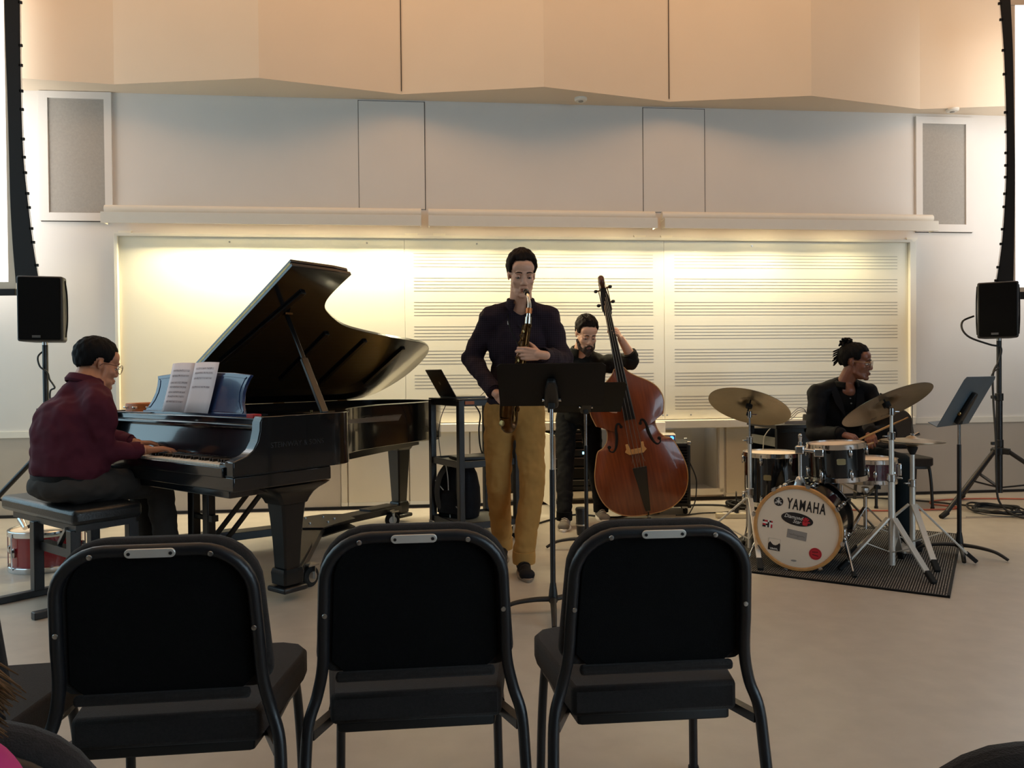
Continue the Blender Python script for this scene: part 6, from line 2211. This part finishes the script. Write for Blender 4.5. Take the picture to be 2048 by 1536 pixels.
# ---- the pianist
def pianist():
    t = thing('person', 'man in maroon shirt and glasses seated on the bench playing the piano', 'person', loc=(-2.36, 4.02, .0))
    f_ = V((.602, .799, 0))
    rt = V((.799, -.602, 0))
    hm = head_matrix((-2.262, 4.20, 1.228), 140, 14)
    S = 1.1
    hp, T = head_prims(hm, S, 1.02, 1.15)
    nb = V((-2.285, 4.125, 1.125))
    hp += [('c', hm @ V((0, .03, -.05)), nb, .064, .072), ('c', hm @ V((0, -.02, -.085)), nb + f_ * .04, .05, .06)]
    c = V((-2.335, 4.03, 0))
    shR, shL = c + rt * .19 + f_ * .075 + V((0, 0, 1.005)), c - rt * .19 + f_ * .075 + V((0, 0, 1.005))
    elR, elL = V((-2.165, 4.03, .765)), V((-2.36, 4.36, .82))
    wrR, wrL = V((-1.975, 4.135, .765)), V((-2.135, 4.345, .785))
    hips = [c + rt * .1 + V((0, 0, .60)), c - rt * .1 + V((0, 0, .60))]
    kn = [V((-2.0, 4.34, .555)), V((-2.18, 4.50, .555))]
    an = [V((-1.965, 4.38, .10)), V((-2.13, 4.52, .10))]
    core = [('e', c + f_ * .02 + V((0, 0, .88)), (.15, .12, .2)), ('e', c + V((0, 0, .62)), (.15, .12, .10)), ('c', shR, shL, .05, .05)]
    core += chain([shR, elR, wrR], [.05, .042, .028]) + chain([shL, elL, wrL], [.05, .042, .028])
    for k in range(2):
        core += chain([hips[k], kn[k], an[k]], [.08, .055, .038])
    hR = hand(wrR, f_ * .75 + rt * .45 + V((0, 0, .05)), (0, 0, -1), True, ((18, 28, 22), (20, 30, 22), (20, 30, 22), (18, 28, 22)), thumb=(.6, .6, .25), s=1.0)
    hL = hand(wrL, f_ * .62 + rt * .6 + V((0, 0, .0)), (0, 0, -1), False, ((18, 28, 22), (20, 30, 22), (20, 30, 22), (18, 28, 22)), thumb=(.6, .6, .25), s=1.0)
    solid('body', [blob(hp, .004, 9, face_dents(hm, S)), blob(core, .009, 6), blob(hL, .0034, 3), blob(hR, .0034, 3)], SKINP, t)
    face_parts(t, hm, SKINP, S, closed=.8, brow=HAIRK)
    hair_cap(t, hm, HAIRK, S, front=.42, side=-.02, back=-.62, vol=.008, topvol=.010, wide=1.02, seed=13)
    glasses(t, hm, mt('dark_frame', '3a2226', .3, .3), S, .022)
    tor = [('e', c - f_ * .01 + V((0, 0, .86)), (.20, .155, .20), M.Rotation(PA, 4, 'Z')), ('e', c + f_ * .015 + V((0, 0, .70)), (.205, .185, .16), M.Rotation(PA, 4, 'Z')),
           ('e', c + f_ * .01 + V((0, 0, .95)), (.19, .12, .12), M.Rotation(PA, 4, 'Z')), ('c', shR + V((0, 0, .02)), nb + V((0, 0, -.02)), .075, .08), ('c', shL + V((0, 0, .02)), nb + V((0, 0, -.02)), .075, .08), ('c', shR, shL, .078, .078),
           ('c', nb - f_ * .05 + V((0, 0, -.03)), c - f_ * .06 + V((0, 0, .85)), .07, .11), ('e', c + V((0, 0, .79)), (.205, .17, .16), M.Rotation(PA, 4, 'Z'))]
    tor += chain([shR, elR, wrR.lerp(elR, .14)], [.084, .070, .045]) + chain([shL, elL, wrL.lerp(elL, .14)], [.084, .070, .045])
    solid('shirt', [blob(tor, .0085, 18, disp=.03, dsize=.085)], SHIRTP, t)
    ringcuff(t, wrR.lerp(elR, .12), wrR.lerp(elR, .34), .046, SHIRTP)
    ringcuff(t, wrL.lerp(elL, .12), wrL.lerp(elL, .34), .046, SHIRTP)
    collar(t, nb + V((0, 0, -.005)) - f_ * .01, f_ * .35 + V((0, 0, 1)), .074, .045, SHIRTP, f_, gap=50)
    leg = [('e', c + V((0, 0, .60)), (.205, .185, .095), M.Rotation(PA, 4, 'Z'))]
    for k in range(2):
        leg += chain([hips[k], kn[k], an[k] + V((0, 0, -.02))], [.098, .076, .062])
    tr = solid('trousers', [blob(leg, .0085, 8, disp=.018, dsize=.06)], SLACK, t)
    MB().lathe([(.188, 0), (.193, .002), (.193, .036), (.188, .038)], 40, M.Translation(c + V((0, 0, .622))) @ M.Rotation(PA, 4, 'Z') @ M.Diagonal((.97, .87, 1, 1))).done('belt', BLK, tr, world=True)
    for k in range(2):
        h_ = an[k] - f_ * .07
        shoe(t, (h_.x, h_.y, 0), (h_ + f_ * .28)[:2] + (0,) if 0 else ((h_ + f_ * .28).x, (h_ + f_ * .28).y, 0), SHOEK, RUB)


pianist()


# ---- the child at the lower left corner
def child():
    t = thing('person', 'small child in a pink top cut off at the lower left corner', 'person', loc=(-.415, .43, .0))
    hm = head_matrix((-.45, .45, 1.055), 195, 6)
    S = .86
    hp, T = head_prims(hm, S, 1.0, .9)
    nb = V((-.415, .43, .935))
    sh = [V((-.515, .43, .905)), V((-.320, .415, .905))]
    el = [V((-.54, .44, .74)), V((-.30, .44, .74))]
    wr = [V((-.51, .54, .69)), V((-.33, .55, .69))]
    hp += [('c', hm @ V((0, .02, -.05)), nb, .038, .042)]
    hips = [V((-.47, .43, .55)), V((-.365, .43, .55))]
    kn = [V((-.47, .445, .31)), V((-.365, .445, .31))]
    an = [V((-.47, .43, .07)), V((-.365, .43, .07))]
    core = [('e', (-.417, .43, .74), (.09, .06, .16))]
    core.append(('c', sh[0], sh[1], .03, .03))
    for k in range(2):
        core += chain([sh[k], el[k], wr[k]], [.03, .026, .018]) + chain([hips[k], kn[k], an[k]], [.05, .035, .025])
    hs = [hand(wr[k], (0, .9, -.2), (0, 0, -1), k == 1, ((20, 30, 20),) * 4, s=.6) for k in range(2)]
    solid('body', [blob(hp, .0045, 4, face_dents(hm, S)), blob(core, .008, 4), blob(hs[0], .004, 2), blob(hs[1], .004, 2)], SKIN, t)
    face_parts(t, hm, SKIN, S, closed=.3)
    hair_cap(t, hm, HAIRC, S, front=.45, side=-.25, back=-.9, vol=.014, topvol=.012, seed=17)
    rnd = random.Random(5)
    b = MB()
    for k in range(700):
        a = R(-25 + 230 * rnd.random())
        e_ = rnd.random()
        d0 = V((math.cos(a) * (1 - .5 * e_), math.sin(a) * (1 - .5 * e_), .9 * e_ - .25)).normalized()
        p0 = hm @ (V((d0.x * .080, .018 + d0.y * .10, .04 + d0.z * .086)) * S)
        out = (p0 - hm @ V((0, .02, .03)))
        out.z = 0
        out.normalize()
        zend = .945 + .075 * rnd.random() ** 1.5
        fl_ = .01 * rnd.random()
        p1 = p0 + out * (.012 + .016 * e_)
        p1.z = p0.z + (zend - p0.z) * .5
        p2 = p0 + out * (.014 + .018 * e_ + fl_) + V((.012 * (rnd.random() - .5), .012 * (rnd.random() - .5), 0))
        p2.z = zend
        b.tube(spl([p0, p1, p2], 5), [.0016] * 8 + [.0012, .0008, .0004], 5)
    for k in range(170):
        p0 = V((-.40 + .02 * rnd.random(), .44 + .03 * (rnd.random() - .5), 1.01 + .02 * rnd.random()))
        q = rnd.random()
        p2 = V((-.300 + .030 * rnd.random() * (1 - .5 * q), .42 + .03 * (rnd.random() - .5), .978 - .030 * q + .006 * rnd.random()))
        p1 = p0.lerp(p2, .5) + V((.012, 0, .004 - .012 * q))
        b.tube(spl([p0, p1, p2], 5), [.0012] * 8 + [.0008, .0006, .0003], 5)
    o = b.done('loose_hair', HAIRC, t, world=True)
    o['kind'] = 'stuff'
    top = [('e', (-.417, .43, .75), (.11, .085, .19))]
    top += [('c', sh[0], sh[1], .048, .048), ('c', sh[0].lerp(nb, .3), sh[1].lerp(nb, .3), .045, .045)]
    for k in range(2):
        top += chain([sh[k], el[k], wr[k].lerp(el[k], .2)], [.05, .042, .032])
    solid('pink_top', [blob(top, .008, 5, disp=.01, dsize=.08)], PINK, t)
    leg = [('e', (-.417, .43, .57), (.11, .085, .07))]
    for k in range(2):
        leg += chain([hips[k], kn[k], an[k]], [.062, .048, .036])
    solid('leggings', [blob(leg, .008, 4)], JEANK, t)
    for k in range(2):
        shoe(t, (an[k].x, an[k].y - .05, 0), (an[k].x, an[k].y + .11, 0), SNEAK, WHITE, w_=.034, name='sneaker', laces=False)


child()
